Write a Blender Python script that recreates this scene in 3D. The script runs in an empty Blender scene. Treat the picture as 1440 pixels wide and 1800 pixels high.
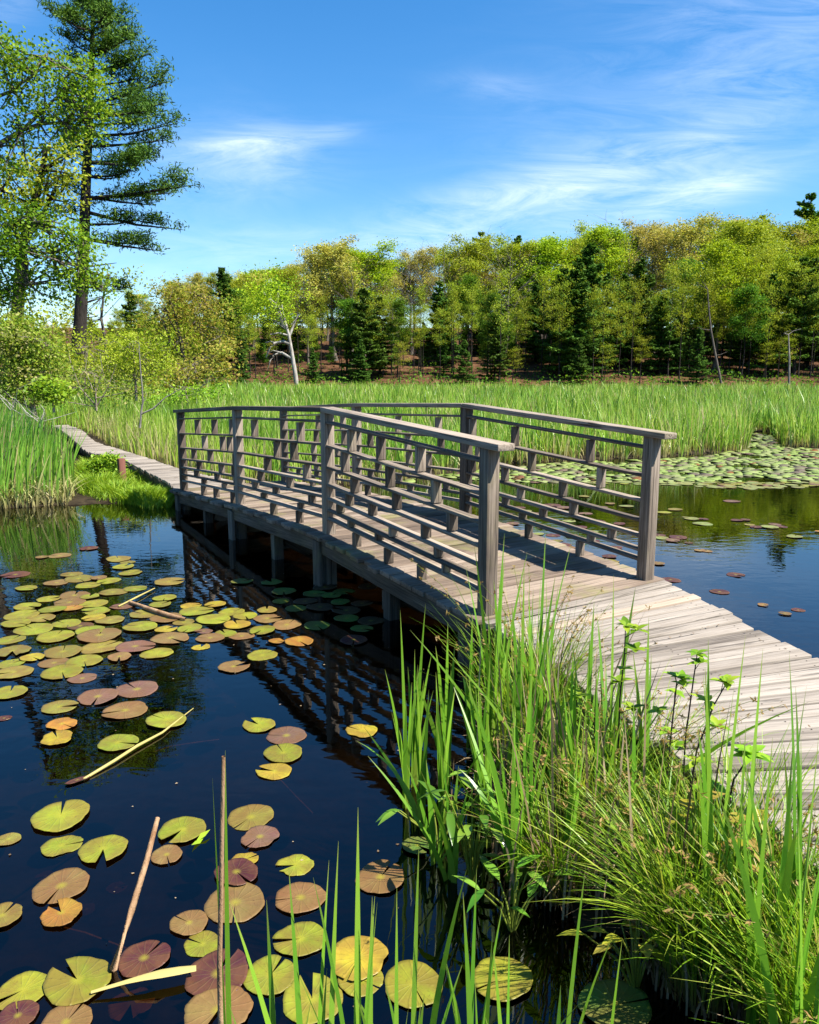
import bpy, math, random
import numpy as np
from mathutils import Vector
R = math.radians
sc = bpy.context.scene
col = sc.collection
rng = np.random.default_rng(7)
random.seed(7)

# ------------------------------------------------------------------ camera
FPX, PITCH, EYE = 1380.0, R(10.0), 1.8
CP, SP = math.cos(PITCH), math.sin(PITCH)
cam = bpy.data.cameras.new('camera'); cam.sensor_fit = 'HORIZONTAL'
cam.sensor_width = 36; cam.lens = 36 * FPX / 1440; cam.clip_end = 3000; cam.clip_start = .05
co = bpy.data.objects.new('camera', cam); col.objects.link(co)
co.location = (0, 0, EYE); co.rotation_euler = (R(90) - PITCH, 0, 0)
sc.camera = co

def ray(px, py):
    u, v = (px - 720) / FPX, (900 - py) / FPX
    return np.array([u, CP + v * SP, -SP + v * CP])
def P(px, py, z=0.0):
    d = ray(px, py); t = (z - EYE) / d[2]
    return np.array([d[0] * t, d[1] * t, z])
def at(px, py, Y):
    d = ray(px, py); t = Y / d[1]
    return np.array([d[0] * t, Y, EYE + d[2] * t])

# ------------------------------------------------------------------ mesh helpers
def mesh_np(name, V, F, mat=None, parent=None, smooth=False, **attrs):
    V = np.asarray(V, np.float32).reshape(-1, 3); F = np.asarray(F, np.int32)
    k = F.shape[1]
    me = bpy.data.meshes.new(name)
    me.vertices.add(len(V)); me.vertices.foreach_set('co', V.ravel())
    me.loops.add(F.size); me.loops.foreach_set('vertex_index', F.ravel())
    me.polygons.add(len(F)); me.polygons.foreach_set('loop_start', np.arange(0, F.size, k, dtype=np.int32))
    me.polygons.foreach_set('loop_total', np.full(len(F), k, np.int32))
    if smooth: me.polygons.foreach_set('use_smooth', np.ones(len(F), bool))
    for an, a in attrs.items():
        a = np.asarray(a, np.float32)
        if a.ndim == 2:
            at_ = me.attributes.new(an, 'FLOAT_VECTOR', 'POINT'); at_.data.foreach_set('vector', a.ravel())
        else:
            at_ = me.attributes.new(an, 'FLOAT', 'POINT'); at_.data.foreach_set('value', a.ravel())
    me.update(calc_edges=True); me.validate()
    if mat: me.materials.append(mat)
    o = bpy.data.objects.new(name, me); col.objects.link(o)
    if parent: o.parent = parent
    return o

def tag(o, label=None, cat=None, group=None, kind=None):
    if label: o['label'] = label
    if cat: o['category'] = cat
    if group: o['group'] = group
    if kind: o['kind'] = kind
    return o
def empty(name, loc=(0, 0, 0), rz=0, parent=None):
    o = bpy.data.objects.new(name, None); col.objects.link(o)
    o.location = loc; o.rotation_euler = (0, 0, rz); o.empty_display_size = .2
    if parent: o.parent = parent
    return o

class MB:                                   # boards: boxes and prisms with their own board coordinates
    def __init__(s): s.V, s.F, s.B, s.Rn = [], [], [], []
    def hexa(s, top, bot, L, W):
        """top/bot: 4 points (0-1 along the width at the start, going round); board coords l,w,h"""
        n = len(s.V); r = random.random(); off = np.array([random.random() * 50, random.random() * 50, random.random() * 50])
        H = np.linalg.norm(np.array(top[0]) - np.array(bot[0]))
        lw = [(0, 0), (0, W), (L, W), (L, 0)]
        for p, (l, w) in zip(top, lw): s.V.append(p); s.B.append(np.array([l, w, 0]) + off); s.Rn.append(r)
        for p, (l, w) in zip(bot, lw): s.V.append(p); s.B.append(np.array([l, w, H]) + off); s.Rn.append(r)
        s.F += [(n, n + 1, n + 2, n + 3), (n + 7, n + 6, n + 5, n + 4)]
        for i in range(4):
            j = (i + 1) % 4; s.F.append((n + i, n + 4 + i, n + 4 + j, n + j))
    def bar(s, a, b, w, h, side=None):
        """bar from a to b; w across (horizontal unless side given), h the other way"""
        a, b = np.array(a, float), np.array(b, float); d = b - a; L = np.linalg.norm(d); d /= L
        if side is None:
            side = np.cross(d, (0, 0, 1.))
        side = np.array(side, float); side -= d * side.dot(d); side /= np.linalg.norm(side)
        up = np.cross(side, d)
        q = lambda p, i, j: p + side * i * w / 2 + up * j * h / 2
        s.hexa([q(a, -1, 1), q(a, 1, 1), q(b, 1, 1), q(b, -1, 1)], [q(a, -1, -1), q(a, 1, -1), q(b, 1, -1), q(b, -1, -1)], L, w)
    def build(s, name, mat, parent=None, bevel=.004):
        o = mesh_np(name, s.V, s.F, mat, parent, bc=np.array(s.B), rnd=np.array(s.Rn))
        if bevel:
            m = o.modifiers.new('edge', 'BEVEL'); m.width = bevel; m.segments = 2; m.limit_method = 'ANGLE'
        return o

def blades(base, h, w, az, lean, face, S=4, p=1.8, droop=0.0):
    base = np.asarray(base, float); N = len(base)
    f = lambda a: np.broadcast_to(np.asarray(a, float), (N,))[:, None]
    h, w, az, lean, face, droop = map(f, (h, w, az, lean, face, droop))
    t = np.linspace(0, 1, S + 1)[None, :]
    off = lean * h * t ** p; z = h * (t - droop * t ** 2.2)
    c = np.stack([base[:, :1] + np.cos(az) * off, base[:, 1:2] + np.sin(az) * off, base[:, 2:3] + z], -1)
    ww = w * (1 - t ** 4 * .96) * (.75 + .5 * np.sqrt(t) * (1 - t)) * .5
    wd = np.stack([np.cos(face) * ww, np.sin(face) * ww, 0 * ww], -1)
    V = np.stack([c - wd, c + wd], 2).reshape(-1, 3)
    i = np.arange(S)[None, :] * 2 + (np.arange(N) * 2 * (S + 1))[:, None]
    F = np.stack([i, i + 1, i + 3, i + 2], -1).reshape(-1, 4)
    T = np.broadcast_to(np.repeat(t, 2, 1), (N, 2 * (S + 1))).ravel()
    return V, F, T, 2 * (S + 1)

def leaves(pos, size, aspect=.6, up=.5, fold=0):
    pos = np.asarray(pos, float); N = len(pos)
    n = rng.normal(size=(N, 3)); n[:, 2] += up * 2 * np.sign(rng.random(N) - .1); n /= np.linalg.norm(n, axis=1)[:, None]
    a = rng.normal(size=(N, 3)); a -= n * (a * n).sum(1)[:, None]; a /= np.linalg.norm(a, axis=1)[:, None]
    b = np.cross(n, a); s = np.broadcast_to(np.asarray(size, float), (N,))[:, None] * .5
    V = np.stack([pos - a * s, pos + b * s * aspect - n * s * .15, pos + a * s, pos - b * s * aspect - n * s * .15], 1).reshape(-1, 3)
    F = np.arange(4 * N).reshape(-1, 4)
    return V, F

def tube(pts, rad, sides=6):
    pts = np.asarray(pts, float); n = len(pts); rad = np.broadcast_to(np.asarray(rad, float), (n,))
    d = np.gradient(pts, axis=0); d /= np.linalg.norm(d, axis=1)[:, None] + 1e-9
    ref = np.where(np.abs(d[:, 2:3]) > .8, np.array([[1., 0, 0]]), np.array([[0, 0, 1.]]))
    a = np.cross(d, ref); a /= np.linalg.norm(a, axis=1)[:, None] + 1e-9; b = np.cross(d, a)
    th = np.arange(sides) * 2 * math.pi / sides
    V = pts[:, None] + rad[:, None, None] * (np.cos(th)[None, :, None] * a[:, None] + np.sin(th)[None, :, None] * b[:, None])
    i = np.arange(n - 1)[:, None] * sides; j = np.arange(sides)[None]; k = (j + 1) % sides
    F = np.stack([i + j, i + k, i + sides + k, i + sides + j], -1).reshape(-1, 4)
    return V.reshape(-1, 3), F

class Acc:                                  # gathers vertex/face blocks
    def __init__(s): s.V, s.F, s.A, s.T, s.n = [], [], [], [], 0
    def add(s, V, F, rnd=0.5, t=0.0):
        s.V.append(V); s.F.append(np.asarray(F) + s.n); s.n += len(V)
        s.A.append(np.broadcast_to(np.asarray(rnd, float), (len(V),))); s.T.append(np.broadcast_to(np.asarray(t, float), (len(V),)))
    def tube(s, pts, rad, sides=6, rnd=.5): s.add(*tube(pts, rad, sides), rnd)
    def leaves(s, pos, size, rnd, **k):
        V, F = leaves(pos, size, **k); s.add(V, F, np.repeat(np.broadcast_to(np.asarray(rnd, float), (len(pos),)), 4))
    def blades(s, base, *a, rnd=.5, **k):
        V, F, T, m = blades(base, *a, **k); s.add(V, F, np.repeat(np.broadcast_to(np.asarray(rnd, float), (len(base),)), m), T)
    def build(s, name, mat, parent=None, smooth=False):
        return mesh_np(name, np.concatenate(s.V), np.concatenate(s.F), mat, parent, smooth, rnd=np.concatenate(s.A), tt=np.concatenate(s.T))

def inside(poly, x, y):
    poly = np.asarray(poly); r = np.zeros(len(x), bool); j = len(poly) - 1
    for i in range(len(poly)):
        (xi, yi), (xj, yj) = poly[i], poly[j]
        c = ((yi > y) != (yj > y)) & (x < (xj - xi) * (y - yi) / (yj - yi + 1e-12) + xi); r ^= c; j = i
    return r
def dist_line(pts, x, y):
    pts = np.asarray(pts, float); best = np.full(np.shape(x), 1e9)
    for a, b in zip(pts[:-1], pts[1:]):
        d = b - a; t = np.clip(((x - a[0]) * d[0] + (y - a[1]) * d[1]) / (d @ d), 0, 1)
        best = np.minimum(best, np.hypot(x - a[0] - t * d[0], y - a[1] - t * d[1]))
    return best

# ------------------------------------------------------------------ materials
def new_mat(name):
    m = bpy.data.materials.new(name); m.use_nodes = True; nt = m.node_tree; nt.nodes.clear()
    return m, nt
def N_(nt, typ, **k):
    n = nt.nodes.new(typ)
    for a, b in k.items():
        if a in n.inputs.keys() if isinstance(a, str) else False: n.inputs[a].default_value = b
        else: setattr(n, a, b)
    return n
def ramp(nt, src, stops, interp='LINEAR'):
    r = nt.nodes.new('ShaderNodeValToRGB'); r.color_ramp.interpolation = interp
    e = r.color_ramp.elements
    while len(e) < len(stops): e.new(.5)
    for q, (p, c) in zip(e, stops): q.position = p; q.color = (*c, 1) if len(c) == 3 else c
    nt.links.new(src, r.inputs[0]); return r
def attr(nt, name):
    n = nt.nodes.new('ShaderNodeAttribute'); n.attribute_name = name; return n
def noise(nt, vec, scale, detail=4, rough=.6, dist=0):
    n = nt.nodes.new('ShaderNodeTexNoise'); n.inputs['Scale'].default_value = scale; n.inputs['Detail'].default_value = detail
    n.inputs['Roughness'].default_value = rough; n.inputs['Distortion'].default_value = dist
    if vec is not None: nt.links.new(vec, n.inputs['Vector'])
    return n
def mapping(nt, vec, scale=(1, 1, 1), loc=(0, 0, 0), rot=(0, 0, 0)):
    n = nt.nodes.new('ShaderNodeMapping'); n.inputs['Scale'].default_value = scale; n.inputs['Location'].default_value = loc; n.inputs['Rotation'].default_value = rot
    nt.links.new(vec, n.inputs['Vector']); return n.outputs[0]
def math_(nt, op, a, b=None, c=None, clamp=False):
    n = nt.nodes.new('ShaderNodeMath'); n.operation = op; n.use_clamp = clamp
    for i, v in enumerate((a, b, c)):
        if v is None: continue
        if isinstance(v, (int, float)): n.inputs[i].default_value = v
        else: nt.links.new(v, n.inputs[i])
    return n.outputs[0]
def mix(nt, fac, a, b, mode='MIX'):
    n = nt.nodes.new('ShaderNodeMix'); n.data_type = 'RGBA'; n.blend_type = mode; n.clamp_factor = True
    for i, v in ((0, fac), (6, a), (7, b)):
        if isinstance(v, (int, float)): n.inputs[i].default_value = v
        elif isinstance(v, tuple): n.inputs[i].default_value = (*v, 1)
        else: nt.links.new(v, n.inputs[i])
    return n.outputs[2]
def out(nt, sh):
    o = nt.nodes.new('ShaderNodeOutputMaterial'); nt.links.new(sh, o.inputs['Surface'])

def wood_mat(name, dark, mid, light, moss=0.0, per_board=.35, rough=.85, bump=.6):
    m, nt = new_mat(name); bc = attr(nt, 'bc').outputs['Vector']; rn = attr(nt, 'rnd').outputs['Fac']
    grain = noise(nt, mapping(nt, bc, (2.2, 95, 95)), 1, 6, .65, .3)
    broad = noise(nt, mapping(nt, bc, (1.6, 11, 11)), 1, 4, .6, .4)
    crack = noise(nt, mapping(nt, bc, (1.1, 42, 42)), 1, 3, .55, .8)
    fineg = noise(nt, mapping(nt, bc, (5, 260, 260)), 1, 3, .6)
    g = math_(nt, 'ADD', math_(nt, 'ADD', math_(nt, 'MULTIPLY', grain.outputs[0], .75), math_(nt, 'MULTIPLY', fineg.outputs[0], .35)), math_(nt, 'MULTIPLY', broad.outputs[0], .5))
    g = math_(nt, 'SUBTRACT', g, .22)
    g = math_(nt, 'ADD', g, math_(nt, 'MULTIPLY', math_(nt, 'SUBTRACT', rn, .5), per_board))
    c = ramp(nt, g, [(.3, dark), (.55, mid), (.78, light)]).outputs[0]
    ck = ramp(nt, crack.outputs[0], [(.30, (0, 0, 0)), (.40, (1, 1, 1))]).outputs[0]
    c = mix(nt, math_(nt, 'MULTIPLY', math_(nt, 'SUBTRACT', 1.0, ck), .85), c, tuple(x * .4 for x in dark))
    geo = nt.nodes.new('ShaderNodeNewGeometry')
    if moss:
        mo = noise(nt, geo.outputs['Position'], 2.6, 5, .65)
        mf = ramp(nt, mo.outputs[0], [(.52, (0, 0, 0)), (.68, (1, 1, 1))]).outputs[0]
        c = mix(nt, math_(nt, 'MULTIPLY', mf, moss), c, (.17, .165, .05))
    kn = noise(nt, mapping(nt, bc, (3.0, 16, 16)), 1, 2, .5)
    kf = ramp(nt, kn.outputs[0], [(.735, (0, 0, 0)), (.77, (1, 1, 1))]).outputs[0]
    c = mix(nt, math_(nt, 'MULTIPLY', kf, .7), c, (.05, .035, .025))
    b = nt.nodes.new('ShaderNodeBsdfPrincipled'); nt.links.new(c, b.inputs['Base Color']); b.inputs['Roughness'].default_value = rough
    b.inputs['Specular IOR Level'].default_value = .25
    hgt = math_(nt, 'ADD', math_(nt, 'MULTIPLY', grain.outputs[0], .5), ck)
    bp = nt.nodes.new('ShaderNodeBump'); bp.inputs['Strength'].default_value = bump; bp.inputs['Distance'].default_value = .006
    nt.links.new(hgt, bp.inputs['Height']); nt.links.new(bp.outputs[0], b.inputs['Normal']); out(nt, b.outputs[0]); return m

def leaf_mat(name, cols, trans=.4, spec=.25, rough=.5, obvar=.25, base=None, tipc=None, tcol=(1.15, 1.1, .6)):
    """cols: ramp over the leaf's own random value; base: colour of the blade's foot, tipc of its tip"""
    dim = lambda q: tuple(v * .69 for v in q)
    cols = [dim(q) for q in cols]; base = base and dim(base); tipc = tipc and dim(tipc)
    m, nt = new_mat(name); rn = attr(nt, 'rnd').outputs['Fac']
    k = len(cols) - 1
    c = ramp(nt, rn, [(i / max(k, 1), q) for i, q in enumerate(cols)]).outputs[0]
    tt = attr(nt, 'tt').outputs['Fac']
    if base:
        bf = ramp(nt, tt, [(.03, (1, 1, 1)), (.34, (0, 0, 0))]).outputs[0]; c = mix(nt, bf, c, base)
    if tipc:
        tf = ramp(nt, tt, [(.86, (0, 0, 0)), (1, (1, 1, 1))]).outputs[0]; c = mix(nt, math_(nt, 'MULTIPLY', tf, .6), c, tipc)
    if obvar:
        oi = nt.nodes.new('ShaderNodeObjectInfo'); hs = nt.nodes.new('ShaderNodeHueSaturation')
        nt.links.new(math_(nt, 'ADD', .5 - obvar * .03, math_(nt, 'MULTIPLY', oi.outputs['Random'], obvar * .10)), hs.inputs['Hue'])
        nt.links.new(math_(nt, 'ADD', 1 - obvar * .5, math_(nt, 'MULTIPLY', oi.outputs['Random'], obvar)), hs.inputs['Value'])
        nt.links.new(c, hs.inputs['Color']); c = hs.outputs[0]
    b = nt.nodes.new('ShaderNodeBsdfPrincipled'); nt.links.new(c, b.inputs['Base Color']); b.inputs['Roughness'].default_value = rough
    b.inputs['Specular IOR Level'].default_value = spec
    tr = nt.nodes.new('ShaderNodeBsdfTranslucent'); nt.links.new(mix(nt, 1.0, c, tcol, 'MULTIPLY'), tr.inputs['Color'])
    ms = nt.nodes.new('ShaderNodeMixShader'); ms.inputs[0].default_value = trans
    nt.links.new(b.outputs[0], ms.inputs[1]); nt.links.new(tr.outputs[0], ms.inputs[2]); out(nt, ms.outputs[0]); return m

def bark_mat(name, dark, light, scale=6):
    dark, light = tuple(v * .72 for v in dark), tuple(v * .72 for v in light)
    m, nt = new_mat(name); tc = nt.nodes.new('ShaderNodeTexCoord')
    n = noise(nt, mapping(nt, tc.outputs['Object'], (scale, scale, scale * .25)), 1.5, 6, .7, .5)
    c = ramp(nt, n.outputs[0], [(.35, dark), (.66, light)]).outputs[0]
    b = nt.nodes.new('ShaderNodeBsdfPrincipled'); nt.links.new(c, b.inputs['Base Color']); b.inputs['Roughness'].default_value = .9
    b.inputs['Specular IOR Level'].default_value = .15
    bp = nt.nodes.new('ShaderNodeBump'); bp.inputs['Strength'].default_value = .6; bp.inputs['Distance'].default_value = .03
    nt.links.new(n.outputs[0], bp.inputs['Height']); nt.links.new(bp.outputs[0], b.inputs['Normal']); out(nt, b.outputs[0]); return m

M = {}
M['rail'] = wood_mat('weathered_rail_wood', (.034, .026, .020), (.128, .100, .076), (.30, .245, .19), per_board=.3, moss=.16)
M['deck'] = wood_mat('bridge_deck_wood', (.055, .039, .028), (.145, .106, .077), (.25, .195, .148), moss=.55, per_board=.35)
M['walk'] = wood_mat('walkway_wood', (.085, .070, .056), (.195, .165, .133), (.295, .256, .212), per_board=.30, bump=.9)
M['newplank'] = wood_mat('pale_plank_wood', (.22, .165, .115), (.29, .225, .165), (.36, .29, .22), per_board=.1)
M['pile'] = wood_mat('wet_pile_wood', (.022, .018, .013), (.072, .058, .044), (.15, .125, .10), moss=.2)
M['stake'] = wood_mat('stake_wood', (.04, .014, .01), (.11, .038, .025), (.17, .07, .05))
M['bark'] = bark_mat('grey_bark', (.05, .042, .034), (.24, .205, .17))
M['darkbark'] = bark_mat('dark_bark', (.012, .010, .009), (.06, .048, .040))
M['palebark'] = bark_mat('bleached_bark', (.20, .18, .15), (.58, .54, .48), 4)
M['oldwood'] = bark_mat('old_grey_wood', (.12, .105, .09), (.36, .33, .29), 4)
M['nail'] = bark_mat('rusty_nail', (.02, .012, .008), (.06, .035, .022), 40)
M['twig'] = bark_mat('dead_twig', (.16, .12, .09), (.42, .36, .28))
M['deadstalk'] = bark_mat('dead_stalk', (.22, .11, .05), (.50, .33, .19), 9)

M['tan'] = leaf_mat('tan_bud_leaves', [(.26, .25, .05), (.50, .45, .09), (.66, .56, .15), (.42, .50, .06)], spec=.08)
M['olive'] = leaf_mat('olive_leaves', [(.19, .27, .018), (.40, .48, .032), (.58, .60, .07)], spec=.08)
M['lime'] = leaf_mat('lime_leaves', [(.20, .33, .014), (.42, .55, .022), (.60, .68, .045)], spec=.08)
M['green'] = leaf_mat('green_leaves', [(.055, .14, .012), (.13, .27, .022), (.25, .41, .035)], spec=.08)
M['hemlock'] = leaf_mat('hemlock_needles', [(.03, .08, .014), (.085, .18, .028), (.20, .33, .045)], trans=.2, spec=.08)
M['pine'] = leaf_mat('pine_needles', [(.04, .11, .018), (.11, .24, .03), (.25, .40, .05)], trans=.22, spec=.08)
M['maple'] = leaf_mat('bright_maple_leaves', [(.12, .30, .018), (.26, .48, .03), (.42, .62, .06)], trans=.45, spec=.08)
M['red'] = leaf_mat('reddish_spring_leaves', [(.22, .30, .03), (.40, .42, .055), (.46, .33, .08), (.34, .42, .04)], spec=.08)
M['shrub'] = leaf_mat('shrub_leaves', [(.12, .20, .018), (.26, .37, .035), (.42, .48, .06), (.46, .39, .18)], spec=.08)
M['brightbush'] = leaf_mat('bright_bush_leaves', [(.14, .30, .012), (.30, .50, .025), (.46, .60, .04)])
M['marsh'] = leaf_mat('cattail_marsh_blades', [(.11, .29, .018), (.22, .45, .028), (.38, .60, .05), (.56, .69, .12), (.62, .52, .25)],
                      base=(.36, .31, .09), tipc=(.30, .40, .08), obvar=0, trans=.35, rough=.4, spec=.5)
M['cattail'] = leaf_mat('cattail_blades', [(.10, .27, .02), (.22, .46, .032), (.36, .60, .055)], base=(.30, .36, .05), tipc=(.34, .28, .09), obvar=.15, trans=.35, rough=.35, spec=.4)
M['darkreed'] = leaf_mat('bank_reed_blades', [(.08, .25, .02), (.20, .44, .04), (.36, .58, .07), (.56, .47, .22)], base=(.34, .28, .11), obvar=0, trans=.3, rough=.4, spec=.35)
M['sedge'] = leaf_mat('sedge_blades', [(.08, .22, .014), (.22, .42, .02), (.42, .58, .035), (.56, .47, .15)], base=(.20, .16, .05), obvar=.1, trans=.4, rough=.4)
M['spikelet'] = leaf_mat('sedge_spikelets', [(.16, .26, .02), (.30, .34, .04), (.42, .34, .08), (.46, .28, .10)], obvar=0)
M['turf'] = leaf_mat('bank_grass_blades', [(.16, .34, .016), (.30, .48, .025), (.46, .60, .05)], obvar=0, trans=.4)
M['dead_stems'] = leaf_mat('dead_thatch', [(.14, .09, .045), (.34, .24, .13), (.52, .41, .25)], obvar=0, trans=.15, tcol=(1, .9, .7))
M['herb'] = leaf_mat('broad_herb_leaves', [(.08, .22, .015), (.17, .36, .03), (.28, .46, .05)], trans=.35, rough=.25, spec=.5)
M['yellowleaf'] = leaf_mat('yellowing_leaves', [(.32, .36, .03), (.52, .46, .04), (.46, .30, .08)], trans=.4)
M['straw'] = leaf_mat('yellow_straw', [(.50, .42, .12), (.60, .50, .18)], trans=.15, obvar=0, tcol=(1, .9, .5))

def pad_mat():
    m, nt = new_mat('lily_pad'); tc = nt.nodes.new('ShaderNodeTexCoord'); oi = nt.nodes.new('ShaderNodeObjectInfo')
    sx = nt.nodes.new('ShaderNodeSeparateXYZ'); nt.links.new(tc.outputs['Object'], sx.inputs[0])
    x, y = sx.outputs[0], sx.outputs[1]
    r = math_(nt, 'SQRT', math_(nt, 'ADD', math_(nt, 'MULTIPLY', x, x), math_(nt, 'MULTIPLY', y, y)))
    an = math_(nt, 'ARCTAN2', y, x)
    off = nt.nodes.new('ShaderNodeVectorMath'); off.operation = 'ADD'
    nt.links.new(tc.outputs['Object'], off.inputs[0])
    cb = nt.nodes.new('ShaderNodeCombineXYZ'); nt.links.new(math_(nt, 'MULTIPLY', oi.outputs['Random'], 60.0), cb.inputs[0]); nt.links.new(cb.outputs[0], off.inputs[1])
    blot = noise(nt, off.outputs[0], 1.7, 4, .6)
    fine = noise(nt, off.outputs[0], 9, 4, .65)
    c = oi.outputs['Color']
    hs = nt.nodes.new('ShaderNodeHueSaturation'); nt.links.new(c, hs.inputs['Color'])
    nt.links.new(math_(nt, 'ADD', .62, math_(nt, 'MULTIPLY', blot.outputs[0], .76)), hs.inputs['Value'])
    nt.links.new(math_(nt, 'ADD', .455, math_(nt, 'MULTIPLY', noise(nt, off.outputs[0], .9, 2).outputs[0], .09)), hs.inputs['Hue'])
    c = hs.outputs[0]
    vein = math_(nt, 'POWER', math_(nt, 'ABSOLUTE', math_(nt, 'COSINE', math_(nt, 'ADD', math_(nt, 'MULTIPLY', an, 7.5), math_(nt, 'MULTIPLY', blot.outputs[0], 2.2)))), 22.0)
    c = mix(nt, math_(nt, 'MULTIPLY', vein, math_(nt, 'MULTIPLY', math_(nt, 'SUBTRACT', 1.0, r, clamp=True), .16)), c, (.25, .25, .055))
    big = noise(nt, off.outputs[0], .8, 3, .6)
    bz = ramp(nt, math_(nt, 'ADD', big.outputs[0], math_(nt, 'MULTIPLY', r, .12)), [(.46, (0, 0, 0)), (.66, (1, 1, 1))]).outputs[0]
    c = mix(nt, math_(nt, 'MULTIPLY', bz, .8), c, mix(nt, .6, c, (.12, .058, .02)))
    hub = ramp(nt, r, [(.02, (1, 1, 1)), (.24, (0, 0, 0))]).outputs[0]
    c = mix(nt, math_(nt, 'MULTIPLY', hub, .6), c, (.25, .23, .02))
    edge = ramp(nt, math_(nt, 'ADD', r, math_(nt, 'MULTIPLY', blot.outputs[0], .25)), [(1.0, (0, 0, 0)), (1.16, (1, 1, 1))]).outputs[0]
    c = mix(nt, math_(nt, 'MULTIPLY', edge, .55), c, (.20, .09, .03))
    spot = ramp(nt, fine.outputs[0], [(.63, (0, 0, 0)), (.69, (1, 1, 1))]).outputs[0]
    c = mix(nt, math_(nt, 'MULTIPLY', spot, .7), c, (.07, .035, .015))
    b = nt.nodes.new('ShaderNodeBsdfPrincipled'); nt.links.new(c, b.inputs['Base Color']); b.inputs['Roughness'].default_value = .45
    b.inputs['Specular IOR Level'].default_value = .22
    bp = nt.nodes.new('ShaderNodeBump'); bp.inputs['Strength'].default_value = .35; bp.inputs['Distance'].default_value = .01
    nt.links.new(math_(nt, 'ADD', math_(nt, 'MULTIPLY', vein, .4), blot.outputs[0]), bp.inputs['Height']); nt.links.new(bp.outputs[0], b.inputs['Normal'])
    out(nt, b.outputs[0]); return m
M['pad'] = pad_mat()

def water_mat():
    m, nt = new_mat('pond_water'); geo = nt.nodes.new('ShaderNodeNewGeometry')
    n1 = noise(nt, mapping(nt, geo.outputs['Position'], (1, 1.6, 1)), 5.5, 2, .5, .3)
    n2 = noise(nt, geo.outputs['Position'], .55, 2, .5)
    amp = ramp(nt, n2.outputs[0], [(.35, (.25, .25, .25)), (.7, (1, 1, 1))]).outputs[0]
    bp = nt.nodes.new('ShaderNodeBump'); bp.inputs['Strength'].default_value = .30; bp.inputs['Distance'].default_value = .006
    nt.links.new(math_(nt, 'MULTIPLY', n1.outputs[0], amp), bp.inputs['Height'])
    fr = nt.nodes.new('ShaderNodeFresnel'); fr.inputs['IOR'].default_value = 1.5; nt.links.new(bp.outputs[0], fr.inputs['Normal'])
    tr = nt.nodes.new('ShaderNodeBsdfTransparent'); tr.inputs['Color'].default_value = (.22, .15, .07, 1)
    gl = nt.nodes.new('ShaderNodeBsdfGlossy'); gl.inputs['Roughness'].default_value = .012; gl.inputs['Color'].default_value = (1, 1, 1, 1)
    nt.links.new(bp.outputs[0], gl.inputs['Normal'])
    ms = nt.nodes.new('ShaderNodeMixShader'); nt.links.new(fr.outputs[0], ms.inputs[0]); nt.links.new(tr.outputs[0], ms.inputs[1]); nt.links.new(gl.outputs[0], ms.inputs[2])
    out(nt, ms.outputs[0]); return m
M['water'] = water_mat()

def ground_mat():
    m, nt = new_mat('ground_soil'); geo = nt.nodes.new('ShaderNodeNewGeometry'); sp = nt.nodes.new('ShaderNodeSeparateXYZ')
    nt.links.new(geo.outputs['Position'], sp.inputs[0])
    n = noise(nt, geo.outputs['Position'], 1.8, 6, .7)
    mud = ramp(nt, noise(nt, geo.outputs['Position'], 9, 5, .7).outputs[0], [(.3, (.010, .008, .005)), (.7, (.045, .033, .018))]).outputs[0]
    lit = ramp(nt, n.outputs[0], [(.3, (.02, .011, .006)), (.5, (.075, .036, .017)), (.72, (.17, .088, .044))]).outputs[0]
    f = math_(nt, 'MULTIPLY', math_(nt, 'SUBTRACT', sp.outputs[1], 64.0), .25, clamp=True)
    c = mix(nt, f, mud, lit)
    b = nt.nodes.new('ShaderNodeBsdfPrincipled'); nt.links.new(c, b.inputs['Base Color']); b.inputs['Roughness'].default_value = .95
    b.inputs['Specular IOR Level'].default_value = .1; out(nt, b.outputs[0]); return m
M['ground'] = ground_mat()

# ------------------------------------------------------------------ sky and sun
SUN = Vector((.66, -.26, 1.0)).normalized()
w = bpy.data.worlds.new('World'); sc.world = w; w.use_nodes = True; nt = w.node_tree; nt.nodes.clear()
sky = nt.nodes.new('ShaderNodeTexSky'); sky.sky_type = 'NISHITA'; sky.sun_disc = False
sky.sun_elevation = math.asin(SUN.z); sky.sun_rotation = math.atan2(SUN.x, SUN.y)
sky.altitude = 0; sky.air_density = 1.0; sky.dust_density = .25; sky.ozone_density = 3.5
tc = nt.nodes.new('ShaderNodeTexCoord'); s3 = nt.nodes.new('ShaderNodeSeparateXYZ'); nt.links.new(tc.outputs['Generated'], s3.inputs[0])
ys = math_(nt, 'MAXIMUM', s3.outputs[1], .05)
qx, qz = math_(nt, 'DIVIDE', s3.outputs[0], ys), math_(nt, 'DIVIDE', s3.outputs[2], ys)
cq = nt.nodes.new('ShaderNodeCombineXYZ'); nt.links.new(qx, cq.inputs[0]); nt.links.new(qz, cq.inputs[1])
def Q(px, py): d = ray(px, py); return d[0] / d[1], d[2] / d[1]
WISPS = [  # centre px, half length px, half thickness px, tilt deg, strength
    (455, 252, 95, 20, 4, .62), (390, 290, 170, 60, 8, .42), (585, 236, 50, 14, 8, .28), (870, 150, 80, 22, -4, .28),
    (985, 325, 110, 40, 14, .60), (860, 372, 260, 48, 16, .50), (1215, 345, 240, 30, 17, .60), (1190, 150, 320, 190, 28, .24),
    (620, 425, 260, 26, 2, .30), (330, 440, 200, 60, 0, .22), (1350, 90, 260, 130, 30, .22), (20, 10, 60, 25, 0, .35), (1200, 262, 230, 50, 24, .32)]
total = None
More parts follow.
